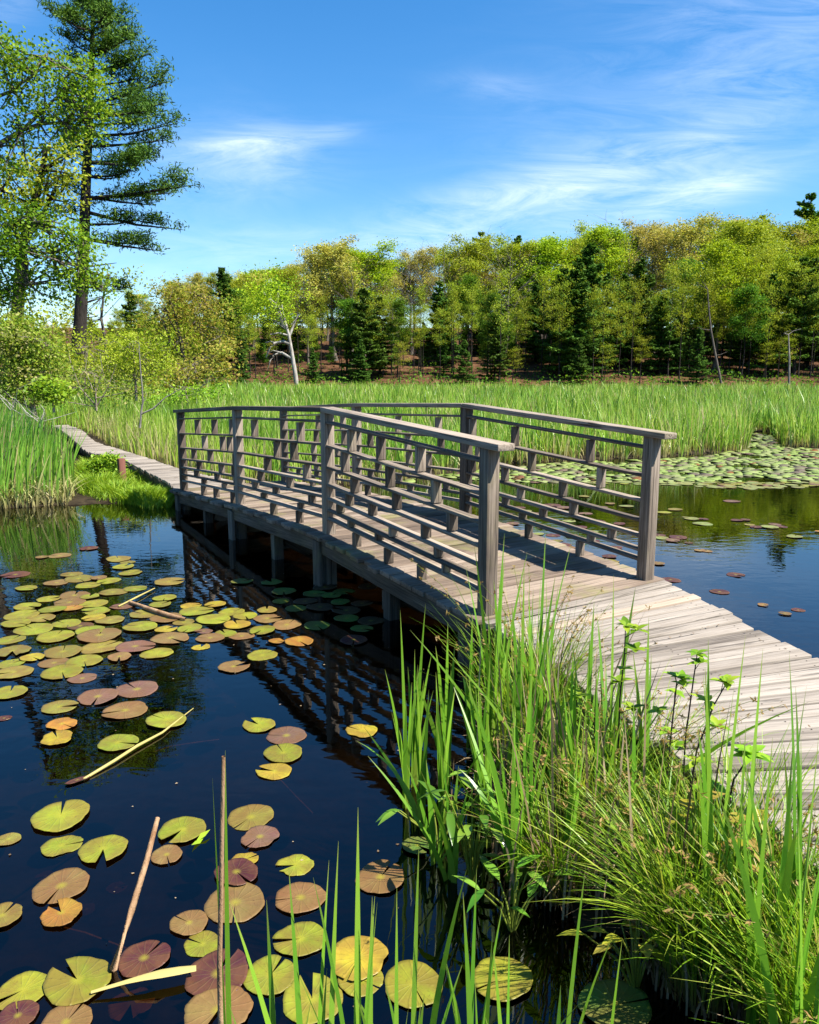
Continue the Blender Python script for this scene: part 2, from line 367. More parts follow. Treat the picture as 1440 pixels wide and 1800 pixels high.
for (px, py, a, b, ang, st) in WISPS:
    x0, z0 = Q(px, py); x1, z1 = Q(px + a, py - a * math.tan(R(ang))); L = math.hypot(x1 - x0, z1 - z0); cs, sn = (x1 - x0) / L, (z1 - z0) / L
    T = L * b / a * math.cos(R(ang)) 
    dx, dz = math_(nt, 'SUBTRACT', qx, x0), math_(nt, 'SUBTRACT', qz, z0)
    u = math_(nt, 'DIVIDE', math_(nt, 'ADD', math_(nt, 'MULTIPLY', dx, cs), math_(nt, 'MULTIPLY', dz, sn)), L)
    v = math_(nt, 'DIVIDE', math_(nt, 'SUBTRACT', math_(nt, 'MULTIPLY', dz, cs), math_(nt, 'MULTIPLY', dx, sn)), T)
    g = math_(nt, 'EXPONENT', math_(nt, 'MULTIPLY', math_(nt, 'ADD', math_(nt, 'MULTIPLY', u, u), math_(nt, 'MULTIPLY', v, v)), -1.0))
    g = math_(nt, 'MULTIPLY', g, st * .78); total = g if total is None else math_(nt, 'ADD', total, g)
st1 = noise(nt, mapping(nt, cq.outputs[0], (5, 24, 1), rot=(0, 0, R(-16))), 1, 9, .68, 1.4)
st2 = noise(nt, mapping(nt, cq.outputs[0], (2.2, 5, 1), rot=(0, 0, R(-20))), 1, 4, .55, .4)
tex = math_(nt, 'MULTIPLY', ramp(nt, st1.outputs[0], [(.34, (.06, .06, .06)), (.66, (1.0, 1.0, 1.0))]).outputs[0], ramp(nt, st2.outputs[0], [(.3, (.35, .35, .35)), (.65, (1, 1, 1))]).outputs[0])
cover = math_(nt, 'ADD', math_(nt, 'MULTIPLY', total, tex), math_(nt, 'MULTIPLY', ramp(nt, st2.outputs[0], [(.5, (0, 0, 0)), (.85, (.12, .12, .12))]).outputs[0], tex))
cover = math_(nt, 'MULTIPLY', cover, math_(nt, 'GREATER_THAN', s3.outputs[1], .06), clamp=True)
hsv = nt.nodes.new('ShaderNodeHueSaturation'); hsv.inputs['Saturation'].default_value = 1.33; hsv.inputs['Value'].default_value = 1.0
nt.links.new(sky.outputs[0], hsv.inputs['Color'])
bgc = mix(nt, cover, hsv.outputs[0], (6.8, 7.3, 8.0))
bg = nt.nodes.new('ShaderNodeBackground'); bg.inputs['Strength'].default_value = .078; nt.links.new(bgc, bg.inputs['Color'])
ow = nt.nodes.new('ShaderNodeOutputWorld'); nt.links.new(bg.outputs[0], ow.inputs['Surface'])
sl = bpy.data.lights.new('sun', 'SUN'); sl.energy = 5.0; sl.angle = R(.5); sl.color = (1, .95, .865)
so = bpy.data.objects.new('sun', sl); col.objects.link(so); so.rotation_euler = (-SUN).to_track_quat('-Z', 'Y').to_euler()
so.location = (20, -5, 30)
vs = sc.view_settings; sc.display_settings.display_device = 'sRGB'; vs.view_transform = 'Standard'; vs.look = 'None'; vs.exposure = 1.45; vs.gamma = 1

# ------------------------------------------------------------------ ground and water
MARSH = [(-3.0, 11.6), (-2.0, 12.2), (-.7, 12.7), (1.0, 14.2), (2.1, 15.8), (5.5, 17.0), (7.9, 18.4), (9.3, 21.5), (10.2, 24.6), (11.3, 24.6), (10.0, 21.4), (9.3, 19.4), (11, 19.2), (20, 19.5),
         (75, 22), (75, 68), (-75, 68), (-75, 10.2), (-30, 10.2), (-5.6, 10.35), (-4.5, 10.7), (-3.9, 10.75)]
PATHC = [(-2.9, 10.6), (-3.6, 11.6), (-4.3, 12.9), (-5.1, 14.1), (-6.2, 15.6), (-7.2, 17.4), (-8.6, 20.2), (-9.3, 21.6), (-12.5, 26)]
BANK = [(.55, 4.6), (.30, 4.1), (.16, 3.4), (.14, 2.75), (.34, 2.35), (.62, 2.12), (.78, 1.75), (.8, 1.2), (.5, .5), (-.6, .35), (-3, .5), (-6, .2), (-6, -4), (6, -4), (4.0, 1.5), (3.2, 3), (2.4, 3.4), (1.3, 4.4)]
def gz(x, y):
    x, y = np.asarray(x, float), np.asarray(y, float)
    z = np.full(x.shape, -.75)
    for poly, top in ((MARSH, .04), (BANK, .03)):
        d = dist_line(poly + [poly[0]], x, y); ins = inside(poly, x.ravel(), y.ravel()).reshape(x.shape)
        sd = np.where(ins, d, -d); k = np.clip((sd + .45) / .65, 0, 1); k = k * k * (3 - 2 * k)
        z = np.maximum(z, -.75 + (.75 + top) * k)
    lf = np.clip((-x - 9) / 12, 0, 1) * np.clip((y - 16) / 10, 0, 1)          # firmer ground at the left
    z = z + lf * .5
    hill = np.clip((y - 66) / 8, 0, 1) * .5 + np.maximum(y - 72, 0) * .15
    z = np.where(y > 66, np.maximum(z, .04) + np.minimum(hill, 9), z)
    return z
gx = np.concatenate([np.linspace(-900, -80, 12), np.linspace(-78, -14, 34), np.linspace(-13.6, 13.6, 120), np.linspace(14, 78, 34), np.linspace(80, 900, 12)])
gy = np.concatenate([np.linspace(-600, -12, 8), np.linspace(-10, 30, 170), np.linspace(31, 130, 60), np.linspace(140, 1200, 14)])
XX, YY = np.meshgrid(gx, gy); ZZ = gz(XX, YY) + rng.normal(size=XX.shape) * .012
nx, ny = len(gx), len(gy); i0 = (np.arange(ny - 1)[:, None] * nx + np.arange(nx - 1)[None]).ravel()
g = mesh_np('ground', np.stack([XX, YY, ZZ], -1), np.stack([i0, i0 + 1, i0 + nx + 1, i0 + nx], -1), M['ground'], smooth=True)
tag(g, kind='structure')
wt = mesh_np('pond_water', [(-120, -40, 0), (120, -40, 0), (120, 66, 0), (-120, 66, 0)], [(0, 1, 2, 3)], M['water']); tag(wt, kind='structure')

NAILS = []
def nail(p, acc_):
    q = [(math.cos(a) * .0045, math.sin(a) * .0045, .0015) for a in (0, 1.57, 3.14, 4.71)]; acc_ += [tuple(np.array(p) + np.array(v)) for v in q]
# ------------------------------------------------------------------ footbridge
D2 = np.array([-.5203, .8540]); NV = np.array([.5203, -.8540]); RV = np.array([.8540, .5203])
L0, R0, BAY = np.array([.48, 4.69]), np.array([1.71, 5.53]), 2.25
DZ = [.335, .455, .385, .262]
def deckz(s):
    return float(np.interp(s, [0, BAY, 2 * BAY, 3 * BAY], DZ))
def bpt(base, s, z): return np.array([*(base + D2 * s), z])
bridge = empty('footbridge', (*((L0 + R0) / 2), 0))
tag(bridge, 'weathered grey wooden footbridge with lattice railings arching over the dark pond', 'footbridge')
off = -np.array(bridge.location)
def bparent(o, par):
    o.parent = par; return o
def bar_obj(name, a, b, w, h, mat, par, side=None, bevel=.004):
    m = MB(); m.bar(np.array(a) + off, np.array(b) + off, w, h, side); return m.build(name, M[mat], par, bevel)
m = MB(); s = -.07; k = 0
while s < 3 * BAY + .1:
    wd = .138 + random.uniform(-.006, .004); e = s + wd
    za, zb = deckz(s), deckz(e); j1, j2 = random.uniform(-.02, .03), random.uniform(-.02, .03); dz = random.uniform(-.006, .006)
    A = L0 - RV * (.14 + j1); B = R0 + RV * (.12 + j2)
    top = [bpt(A, s, za + dz), bpt(A, e, zb + dz), bpt(B, e, zb + dz), bpt(B, s, za + dz)]
    top = [t + off for t in top]
    for u_ in (.09, .36, .64, .91):
        for v_ in (.27, .73): nail((top[0] * (1 - u_) + top[3] * u_) * (1 - v_) + (top[1] * (1 - u_) + top[2] * u_) * v_, NAILS)
    m.hexa(top, [t - np.array([0, 0, .036]) for t in top], 1.7, wd); s = e + random.uniform(.007, .014)
m.build('deck', M['deck'], bridge, .005); mesh_np('nail_heads', NAILS, np.arange(len(NAILS)).reshape(-1, 4), M['nail'], bridge); NAILS.clear()
for base, sg in ((L0, -1), (R0, 1)):                       # rim boards under the deck edge, one per bay
    for b in range(3):
        A = base + RV * sg * .085
        bar_obj('rim_board', bpt(A, b * BAY + .01, DZ[b] - .102), bpt(A, (b + 1) * BAY - .01, DZ[b + 1] - .102), .04, .122, 'pile', bridge)
for bb, nm in ((.35, 'joist'), (.68, 'joist')):
    for b in range(3):
        A = L0 * (1 - bb) + R0 * bb
        bar_obj(nm, bpt(A, b * BAY + .01, DZ[b] - .12), bpt(A, (b + 1) * BAY - .01, DZ[b + 1] - .12), .04, .15, 'pile', bridge)
for q in range(7):
    s = min(max(q * BAY / 2, .06), 3 * BAY - .06) + (.0 if q % 2 else .0)
    z = deckz(s)
    for base, sg in ((L0, -1), (R0, 1)):
        A = base + RV * sg * (.0 if q % 2 == 0 else .03)
        bar_obj('pile', bpt(A, s, -.8), bpt(A, s, z - .2 if q % 2 == 0 else z - .045), .095, .095, 'pile', bridge, (*RV, 0))
        if q % 2 == 0:
            A2 = base + RV * sg * .112
            bar_obj('pile_board', bpt(A2, s + .0, -.75), bpt(A2, s + .0, z - .06), .038, .13, 'pile', bridge, (*RV, 0))
    bar_obj('cross_beam', bpt(L0 - RV * .06, s + .075, z - .27), bpt(R0 + RV * .06, s + .075, z - .27), .045, .15, 'pile', bridge)
    if q in (1, 3, 5): bar_obj('brace', bpt(L0 + RV * .06, s + .03, z - .25), bpt(L0 + RV * .75, s + .03, -.25), .04, .09, 'pile', bridge)

SL = [.945, .75, .57, .425, .304, .209, .13]
def tpx(base, b, xs, scr0):
    """spacer positions read off as picture x -> fraction of the bay"""
    r = []
    for x in xs:
        ts = np.linspace(0, BAY, 400); p = base[None] + D2[None] * (b * BAY + ts)[:, None]
        dep = p[:, 1] * CP - (.9 - EYE) * SP; sx = 720 + FPX * p[:, 0] / dep
        r.append(float(ts[np.argmin(abs(sx - x))]))
    return r
z4 = lambda *a: [540 + v / 4 for v in a]; z3 = lambda *a: [300 + v / 4.8 for v in a]; z5 = lambda *a: [760 + v / 3.2 for v in a]
BL = {('l', 0): [z4(318, 520, 795), z4(270, 585, 905), z4(335, 630, 1020), z4(298, 460, 835), z4(232, 605, 930), z4(310, 505, 985), z4(345, 570, 810)],
      ('l', 1): [z3(720, 1105), z3(905, 1045), z3(820, 1150), z3(760, 1005), z3(710, 885, 1190), z3(780, 1095), z3(860, 1080)],
      ('l', 2): [z3(235, 380, 530), z3(290, 445, 505), z3(195, 335, 570), z3(235, 425, 535), z3(210, 385, 550), z3(270, 445, 590), z3(265, 372, 518)],
      ('r', 0): [z5(195, 460, 880), z5(260, 558, 945), z5(220, 410, 735), z5(500, 800), z5(415, 630, 1020), z5(515, 905), z5(550, 845)]}
PW = .089
for side, base, sg in (('l', L0, -1), ('r', R0, 1)):
    rail = empty('railing', (0, 0, 0), 0, bridge)
    rail['label'] = ('lattice railing along the pond side nearest the lily pads' if side == 'l' else 'lattice railing along the cattail side of the bridge')
    SS = [0, BAY, 2 * BAY, 3 * BAY]
    for i, s in enumerate(SS):
        bar_obj('post', bpt(base, s, DZ[i] - (.18 if i in (0, 3) else .05)), bpt(base, s, DZ[i] + 1.03), PW, PW, 'rail', rail, (*RV, 0))
    for b in range(3):
        s0 = SS[b] - (.16 if b == 0 else -.0015); s1 = SS[b + 1] + (.14 if b == 2 else -.0015)
        sl_ = (DZ[b + 1] - DZ[b]) / BAY
        za = DZ[b] + 1.05 + sl_ * (s0 - SS[b]); zb = DZ[b + 1] + 1.05 + sl_ * (s1 - SS[b + 1])
        mm = MB(); nseg = 4; sag = [0, -.006 * random.random(), -.012 * random.random(), -.006, 0]
        mm.bar(bpt(base, s0, za) + off, bpt(base, s1, zb) + off, .125, .042); mm.build('cap_rail', M['rail'], rail)
        for z in SL:
            jj = random.uniform(-.006, .006)
            bar_obj('slat', bpt(base, SS[b] + PW / 2 + .001, DZ[b] + z + jj), bpt(base, SS[b + 1] - PW / 2 - .001, DZ[b + 1] + z + random.uniform(-.006, .006)), .074, .020, 'rail', rail)
        if (side, b) in BL: TT = [tpx(base, b, xs, 0) for xs in BL[(side, b)]]
        else: TT = [[BAY * (.14 + .30 * q + random.uniform(0, .17)) for q in range(3 if random.random() < .6 else 2)] for _ in range(7)]
        for lv, ts in enumerate(TT):
            for t in ts:
                t = min(max(t, .1), BAY - .1)
                f = t / BAY; zd = DZ[b] * (1 - f) + DZ[b + 1] * f
                z1 = zd + SL[lv] - .0125; z0 = zd + (SL[lv + 1] + .0125 if lv < 6 else .0)
                bar_obj('spacer_block', bpt(base, SS[b] + t, z0), bpt(base, SS[b] + t, z1), .070, .033, 'rail', rail, (*RV, 0), .003)

# ------------------------------------------------------------------ boardwalks
def resample(pts, n):
    pts = np.asarray(pts, float); d = np.r_[0, np.cumsum(np.linalg.norm(np.diff(pts, axis=0), axis=1))]
    # smooth cubic-ish resample
    q = np.linspace(0, d[-1], n); return np.stack([np.interp(q, d, pts[:, i]) for i in range(pts.shape[1])], 1)
def smooth(pts, it=3):
    pts = np.asarray(pts, float)
    for _ in range(it):
        a = pts[:-1] * .75 + pts[1:] * .25; b = pts[:-1] * .25 + pts[1:] * .75
        pts = np.vstack([pts[:1], np.stack([a, b], 1).reshape(-1, pts.shape[1]), pts[-1:]])
    return pts
def fan(mbs, left, right, n, gap=.011, th=.038, pick=None, jit=.03):
    Lp, Rp = resample(smooth(left), n + 1), resample(smooth(right), n + 1)
    for i in range(n):
        a, b, c, d = Lp[i], Lp[i + 1], Rp[i + 1], Rp[i]
        ul = (b - a) / np.linalg.norm(b - a); ur = (c - d) / np.linalg.norm(c - d); w = np.linalg.norm(b - a)
        x = (d - a) / np.linalg.norm(d - a); e0, e1 = random.uniform(-jit, jit), random.uniform(-jit, jit); dz = np.array([0, 0, random.uniform(-.007, .007)])
        g0 = gap * random.uniform(.35, 1.0); tw = np.array([0, 0, random.uniform(-.008, .008)])
        top = [a + ul * g0 - x * e0 + dz, b - ul * g0 - x * e0 + dz, c - ur * g0 + x * e1 + dz + tw, d + ur * g0 + x * e1 + dz + tw]
        for u_ in (.07, .5, .93):
            for v_ in (.27, .73):
                nail((top[0] * (1 - u_) + top[3] * u_) * (1 - v_) + (top[1] * (1 - u_) + top[2] * u_) * v_ + np.array([random.gauss(0, .006), random.gauss(0, .006), 0]), NAILS)
        mbs[1 if pick and i in pick else 0].hexa(top, [t - np.array([0, 0, th]) for t in top], np.linalg.norm(d - a), w)
ZW = .34
left = [(*(L0 - D2 * .09 - RV * .10), .325), (.60, 4.25, ZW), (.80, 3.62, ZW), (1.09, 2.64, ZW), (1.27, 1.95, ZW), (1.27, 1.25, ZW), (1.0, .62, ZW), (.45, .2, ZW), (-.6, .02, ZW), (-2.2, -.2, ZW)]
right = [(*(R0 - D2 * .09 + RV * .10), .325), (1.93, 5.02, ZW), (2.04, 4.35, ZW), (2.15, 3.7, ZW), (2.42, 2.7, ZW), (2.62, 1.8, ZW), (2.55, .75, ZW), (2.0, -.35, ZW), (1.0, -1.0, ZW), (-.5, -1.35, ZW), (-2.2, -1.5, ZW)]
wk = empty('boardwalk', (1.5, 3.5, 0)); tag(wk, 'bleached plank walkway fanning round the bend beyond the near bridge posts', 'boardwalk')
mbs = [MB(), MB()]; fan(mbs, left, right, 84, pick=(3, 32), jit=.022); pb = []
for q in range(2):
    h = MB(); h.V, h.B, h.Rn = mbs[1].V[q * 8:q * 8 + 8], mbs[1].B[q * 8:q * 8 + 8], mbs[1].Rn[q * 8:q * 8 + 8]; h.F = mbs[1].F[:6]; pb.append(h)
for mm_, nm, mt in ((mbs[0], 'deck', 'walk'), (pb[0], 'plank', 'newplank'), (pb[1], 'plank', 'newplank')):
    mm_.V = [v - np.array([1.5, 3.5, 0]) for v in mm_.V]; o = mm_.build(nm, M[mt], wk, .005)
    if nm == 'plank': o['label'] = 'paler newer plank among the weathered ones'
NV_ = np.array(NAILS) - np.array([1.5, 3.5, 0]); mesh_np('nail_heads', NV_, np.arange(len(NV_)).reshape(-1, 4), M['nail'], wk); NAILS.clear()
Lr, Rr = resample(smooth(left), 30), resample(smooth(right), 30)
for nm, E, F_ in (('stringer', Lr, Rr), ('stringer', Rr, Lr)):
    mm = MB()
    for a, b, c, d in zip(E[:-1], E[1:], F_[:-1], F_[1:]):
        a2 = a + (c - a) * .10 - np.array([1.5, 3.5, .115]); b2 = b + (d - b) * .10 - np.array([1.5, 3.5, .115]); mm.bar(a2, b2, .045, .145)
    mm.build(nm, M['pile'], wk, 0)
for i in (3, 8, 13, 18, 24):
    for E, F_ in ((Lr, Rr), (Rr, Lr)):
        p = E[i] + (F_[i] - E[i]) * .17 - np.array([1.5, 3.5, 0]); mm = MB(); mm.bar((p[0], p[1], -.8), (p[0], p[1], .29), .09, .09, (1, 0, 0)); mm.build('pile', M['pile'], wk)

FZ = .27
fl = [(*(L0 + D2 * (3 * BAY + .12) - RV * .10), .258)] + [tuple(P(x, y, FZ)) for x, y in ((300, 850), (270, 835), (240, 819), (215, 807), (185, 800), (150, 794), (133, 776), (112, 757), (90, 748))]
fr_ = [(*(R0 + D2 * (3 * BAY + .12) + RV * -.55), .258)] + [tuple(P(x, y, FZ)) for x, y in ((332, 829), (285, 813), (250, 801), (205, 788), (172, 779), (156, 768), (146, 756), (120, 747))]
wf = empty('boardwalk', (-4, 13, 0)); tag(wf, 'narrow plank path winding from the far bridge end into tall reeds', 'boardwalk')
mbs = [MB()]; fan(mbs, fl, fr_, 95, jit=.015)
mbs[0].V = [v - np.array([-4, 13, 0]) for v in mbs[0].V]; mbs[0].build('deck', M['walk'], wf, .004)
Lr, Rr = resample(smooth(fl), 26), resample(smooth(fr_), 26)
for E, F_ in ((Lr, Rr), (Rr, Lr)):
    mm = MB()
    for a, b, c, d in zip(E[:-1], E[1:], F_[:-1], F_[1:]):
        mm.bar(a + (c - a) * .1 - np.array([-4, 13, .11]), b + (d - b) * .1 - np.array([-4, 13, .11]), .04, .14)
    mm.build('stringer', M['pile'], wf, 0)
for i in (2, 6, 10):
    for E, F_ in ((Lr, Rr), (Rr, Lr)):
        p = E[i] + (F_[i] - E[i]) * .2 - np.array([-4, 13, 0]); mm = MB(); mm.bar((p[0], p[1], -.5), (p[0], p[1], .22), .09, .09, (1, 0, 0)); mm.build('pile', M['pile'], wf)
PATH2 = [tuple((np.array(a[:2]) + np.array(b[:2])) / 2) for a, b in zip(resample(fl, 20), resample(fr_, 20))]

# ------------------------------------------------------------------ marsh reeds (nobody could count these)
def scatter(n, x0, x1, y0, y1, poly):
    x, y = rng.uniform(x0, x1, n), rng.uniform(y0, y1, n); k = inside(poly, x, y); return x[k], y[k]
acc = Acc()
def reed_field(acc, x, y, hmul=1.0, wmul=1.0, tan=.08):
    k = 5; x, y = x[::k], y[::k]; n0 = len(x)
    patch = .5 + .5 * np.sin(x * .55 + 1.3 * np.sin(y * .31)) * np.cos(y * .42 + .6 * np.sin(x * .9)); fine = .5 + .5 * np.sin(x * 2.3 + 2 * np.sin(y * 1.1)) * np.cos(y * 1.9 + x)
    hb = (.74 + .24 * patch + .16 * fine + rng.normal(size=n0) * .14) * hmul; rb = .06 + .40 * patch + .12 * fine + rng.normal(size=n0) * .14; dead = rng.random(n0) < tan * .6
    x, y, hb, rb, dead = [np.repeat(v, k) for v in (x, y, hb, rb, dead)]; n = len(x)
    az = rng.uniform(0, 6.28, n); off = np.abs(rng.normal(size=n)) * .035; x, y = x + np.cos(az) * off, y + np.sin(az) * off
    h = hb * rng.uniform(.62, 1.12, n); rn = np.clip(rb + rng.normal(size=n) * .16, 0, .80); rn = np.where(dead | (rng.random(n) < tan * .5), rng.uniform(.88, 1, n), rn)
    z = np.maximum(gz(x, y), -.1) - .02
    w_ = wmul * (.016 + .0008 * np.maximum(y - 10, 0)) * rng.uniform(.6, 1.3, n)
    acc.blades(np.stack([x, y, z], 1), h, w_, az, np.abs(rng.normal(size=n)) * .20 + .03, rng.normal(size=n) * .6 + .35, S=3, rnd=rn, droop=.7 * rng.random(n) ** 5)
def keep_clear(x, y, d=.75):
    return dist_line(PATH2, x, y) > d
ed = MARSH[1:14]
x, y = scatter(150000, -40, 48, 11, 68, MARSH); k = (np.abs(x - 0) < .6 * y + 5) & keep_clear(x, y) & ~((x < -3.6) & (y < 24) & (x < -.30 * y)) & ~((y < 16) & (x < -1.9)); reed_field(acc, x[k], y[k])
x, y = scatter(90000, -6, 24, 11, 27, MARSH); de = dist_line(ed, x, y); k = (de < 2.2) & (x > -2.2); reed_field(acc, x[k], y[k], .92, 1.0, .12)
# dead straw at the foot of the front edge
x, y = scatter(60000, -3, 22, 11, 27, MARSH); de = dist_line(ed, x, y); k = (de < .8) & (x > -2.4) & keep_clear(x, y, .5) & (rng.random(len(x)) < np.where(x < 2.5, .55, .22)); x, y = x[k], y[k]; n = len(x)
acc.blades(np.stack([x, y, np.full(n, -.02)], 1), rng.uniform(.25, .65, n), .018, rng.uniform(0, 6.28, n), rng.uniform(.1, .8, n), rng.uniform(-1, 1, n), S=3, droop=.25, rnd=rng.uniform(.9, 1, n))
tag(acc.build('cattail_marsh', M['marsh']), 'bright green cattail marsh filling the flat between pond and woods', 'cattails', kind='stuff')

# left bank reeds
acc = Acc(); POLYL = [(-14, 10.3), (-5.7, 10.38), (-4.75, 10.75), (-4.9, 11.5), (-6.0, 13.0), (-7.0, 14.5), (-8.2, 16.5), (-10.5, 20.5), (-20, 22)]
x, y = scatter(15000, -14, -4.7, 10.3, 20, POLYL); n = len(x); fr = np.clip((y - 10.3) / 2, 0, 1)
rn = np.clip(.1 + .4 * rng.random(n) + .15 * np.sin(x * 2.1), 0, .74); rn = np.where(rng.random(n) < .14, rng.uniform(.9, 1, n), rn)
hh = rng.uniform(.85, 1.3, n) * (.75 + .25 * fr)
lean_az = rng.normal(size=n) * .8 + (0.2)
acc.blades(np.stack([x, y, np.full(n, -.03)], 1), hh, rng.uniform(.016, .030, n), lean_az, np.abs(rng.normal(size=n)) * .16 + .03, rng.uniform(-.9, .9, n), S=5, rnd=rn)
x, y = scatter(7000, -14, -4.6, 10.2, 11.4, POLYL); n = len(x)
acc.blades(np.stack([x, y, np.full(n, -.03)], 1), rng.uniform(.2, .6, n), rng.uniform(.01, .02, n), rng.uniform(0, 6.28, n), rng.uniform(.1, .9, n), rng.uniform(-1, 1, n), S=4, droop=.3, rnd=rng.uniform(.86, 1, n))
tag(acc.build('bank_reeds', M['darkreed']), 'tall dark green reeds with straw feet on the left bank', 'reeds', kind='stuff')
# reeds beyond the far path
acc = Acc(); POLYM = [(-3.3, 12.6), (-2.0, 12.3), (-1.9, 16), (-4, 24), (-20, 30), (-16, 24), (-8.6, 21.6), (-7, 18), (-5.4, 15.4), (-4.3, 13.9)]
x, y = scatter(52000, -20, -1.5, 12, 30, POLYM); k = keep_clear(x, y, .62); x, y = x[k], y[k]; n = len(x)
dp = dist_line(PATH2, x, y)
rn = np.clip(.25 + .35 * rng.random(n) + .2 * np.sin(x * 1.7 + y), 0, .76); rn = np.where(rng.random(n) < .10 + .35 * (dp < 1.1), rng.uniform(.9, 1, n), rn)
acc.blades(np.stack([x, y, np.full(n, .0)], 1), rng.uniform(.5, 1.0, n) * np.clip(.45 + dp * .35, .5, 1.1), rng.uniform(.013, .024, n), rng.uniform(0, 6.28, n), np.abs(rng.normal(size=n)) * .18 + .03, rng.uniform(-.9, .9, n), S=4, rnd=rn)
tag(acc.build('path_reeds', M['marsh']), 'mixed green and straw reeds along the far side of the plank path', 'reeds', kind='stuff')
# short bright turf between the path and the water
acc = Acc(); POLYT = [tuple(P(x, y)[:2]) for x, y in ((140, 872), (170, 884), (222, 886), (262, 897), (300, 893), (318, 872), (300, 852), (262, 836), (225, 820), (196, 812), (160, 800), (140, 800))]
x, y = scatter(50000, -8, -2, 9, 16, POLYT); n = len(x)
acc.blades(np.stack([x, y, np.full(n, -.02)], 1), rng.uniform(.08, .30, n), rng.uniform(.008, .015, n), rng.uniform(0, 6.28, n), rng.uniform(.1, 1.0, n), rng.uniform(-1.2, 1.2, n), S=3, droop=.3, rnd=rng.random(n))
for px_, py_, rr_, nn_, hh_ in ((176, 868, .22, 900, .5), (205, 876, .16, 600, .42), (240, 882, .2, 900, .36), (270, 884, .2, 900, .34), (292, 880, .16, 700, .3), (165, 842, .25, 800, .5), (185, 830, .2, 500, .4), (230, 846, .15, 500, .3)):
    c_ = P(px_, py_, 0); x, y = c_[0] + rng.normal(size=nn_) * rr_ * .5, c_[1] + rng.normal(size=nn_) * rr_ * .5
    acc.blades(np.stack([x, y, np.full(nn_, -.02)], 1), rng.uniform(.4, 1, nn_) * hh_, rng.uniform(.007, .014, nn_), np.arctan2(y - c_[1], x - c_[0]) + rng.normal(size=nn_) * .5, rng.uniform(.1, .8, nn_), rng.uniform(-.6, 1.2, nn_), S=4, droop=.25, rnd=rng.random(nn_))
tag(acc.build('bank_grass', M['turf']), 'short bright green grass on the bank by the far bridge end', 'grass', kind='stuff')

# ------------------------------------------------------------------ trees
def grow(seed, H, cb, rad, nl, nleaf, ls, tr, prof='round', rise=.9, lean=(0, 0), sides=6, clump=.5, open_=.0, sub=5, wob=.02):
    """broadleaf tree: returns trunk Acc, crown Acc. cb crown base fraction, rad crown radius, rise = branch slope"""
    r = np.random.default_rng(seed); T, C = Acc(), Acc()
    n = 9; t = np.linspace(0, 1, n); wx, wy = np.cumsum(r.normal(size=n) * wob * H / 3), np.cumsum(r.normal(size=n) * wob * H / 3)
    tp = np.stack([lean[0] * t ** 1.3 * H + wx - wx[0], lean[1] * t ** 1.3 * H + wy - wy[0], t * H * .96], 1)
    T.tube(tp, tr * (1 - .9 * t) * (1 + .6 * np.exp(-t * 14)), sides)
    twig = []
    for i in range(nl):
        f = cb + (1 - cb) * (i + r.random()) / nl * .97
        p0 = np.array([np.interp(f, t, tp[:, q]) for q in range(3)])
        az = i * 2.4 + r.normal() * .5; g = (f - cb) / (1 - cb)
        pr = {'round': math.sqrt(max(0.06, 1 - (2 * g - .75) ** 2 * .55)) * (1 - g * .35), 'oval': math.sqrt(max(.05, 1 - (2 * g - .9) ** 2 * .8)), 'tall': (1 - g) ** .55}[prof]
        L = rad * pr * r.uniform(.7, 1.15); m = 5; u = np.linspace(0, 1, m)
        up = rise * (.5 + g) * L * r.uniform(.6, 1.2)
        pts = p0 + np.stack([np.cos(az) * L * u, np.sin(az) * L * u, up * u ** 1.2], 1); pts[1:] += r.normal(size=(m - 1, 3)) * L * .06
        r0 = tr * (1 - .85 * f) * .55
        T.tube(pts, r0 * (1 - .85 * u), 5)
        for j in range(sub):
            q = r.uniform(.3, 1); s0 = np.array([np.interp(q, u, pts[:, k]) for k in range(3)]); a2 = az + r.normal() * 1.0; l2 = L * r.uniform(.25, .5)
            s1 = s0 + np.array([math.cos(a2) * l2, math.sin(a2) * l2, l2 * r.uniform(.0, .9)])
            mid = (s0 + s1) / 2 + r.normal(size=3) * l2 * .1
            T.tube([s0, mid, s1], [r0 * .35, r0 * .22, r0 * .07], 4); twig.append((s0, mid)); twig.append((mid, s1))
        twig.append((pts[2], pts[4]))
    twig.append((tp[-2], tp[-1] + np.array([0, 0, .3])))
    idx = r.integers(0, len(twig), nleaf // 26 + 1); rr = []
    for i in idx:
        a, b = twig[i]; c = a + (b - a) * r.uniform(.2, .95); k = int(26 * r.uniform(.4, 1.6))
        pos = c + r.normal(size=(k, 3)) * clump * np.array([1, 1, .62]) * r.uniform(.55, 1.15)
        C.leaves(pos, ls * r.uniform(.6, 1.25, k), np.clip(r.random() * .75 + r.normal(size=k) * .16 + .1, 0, 1), aspect=.62)
    return T, C

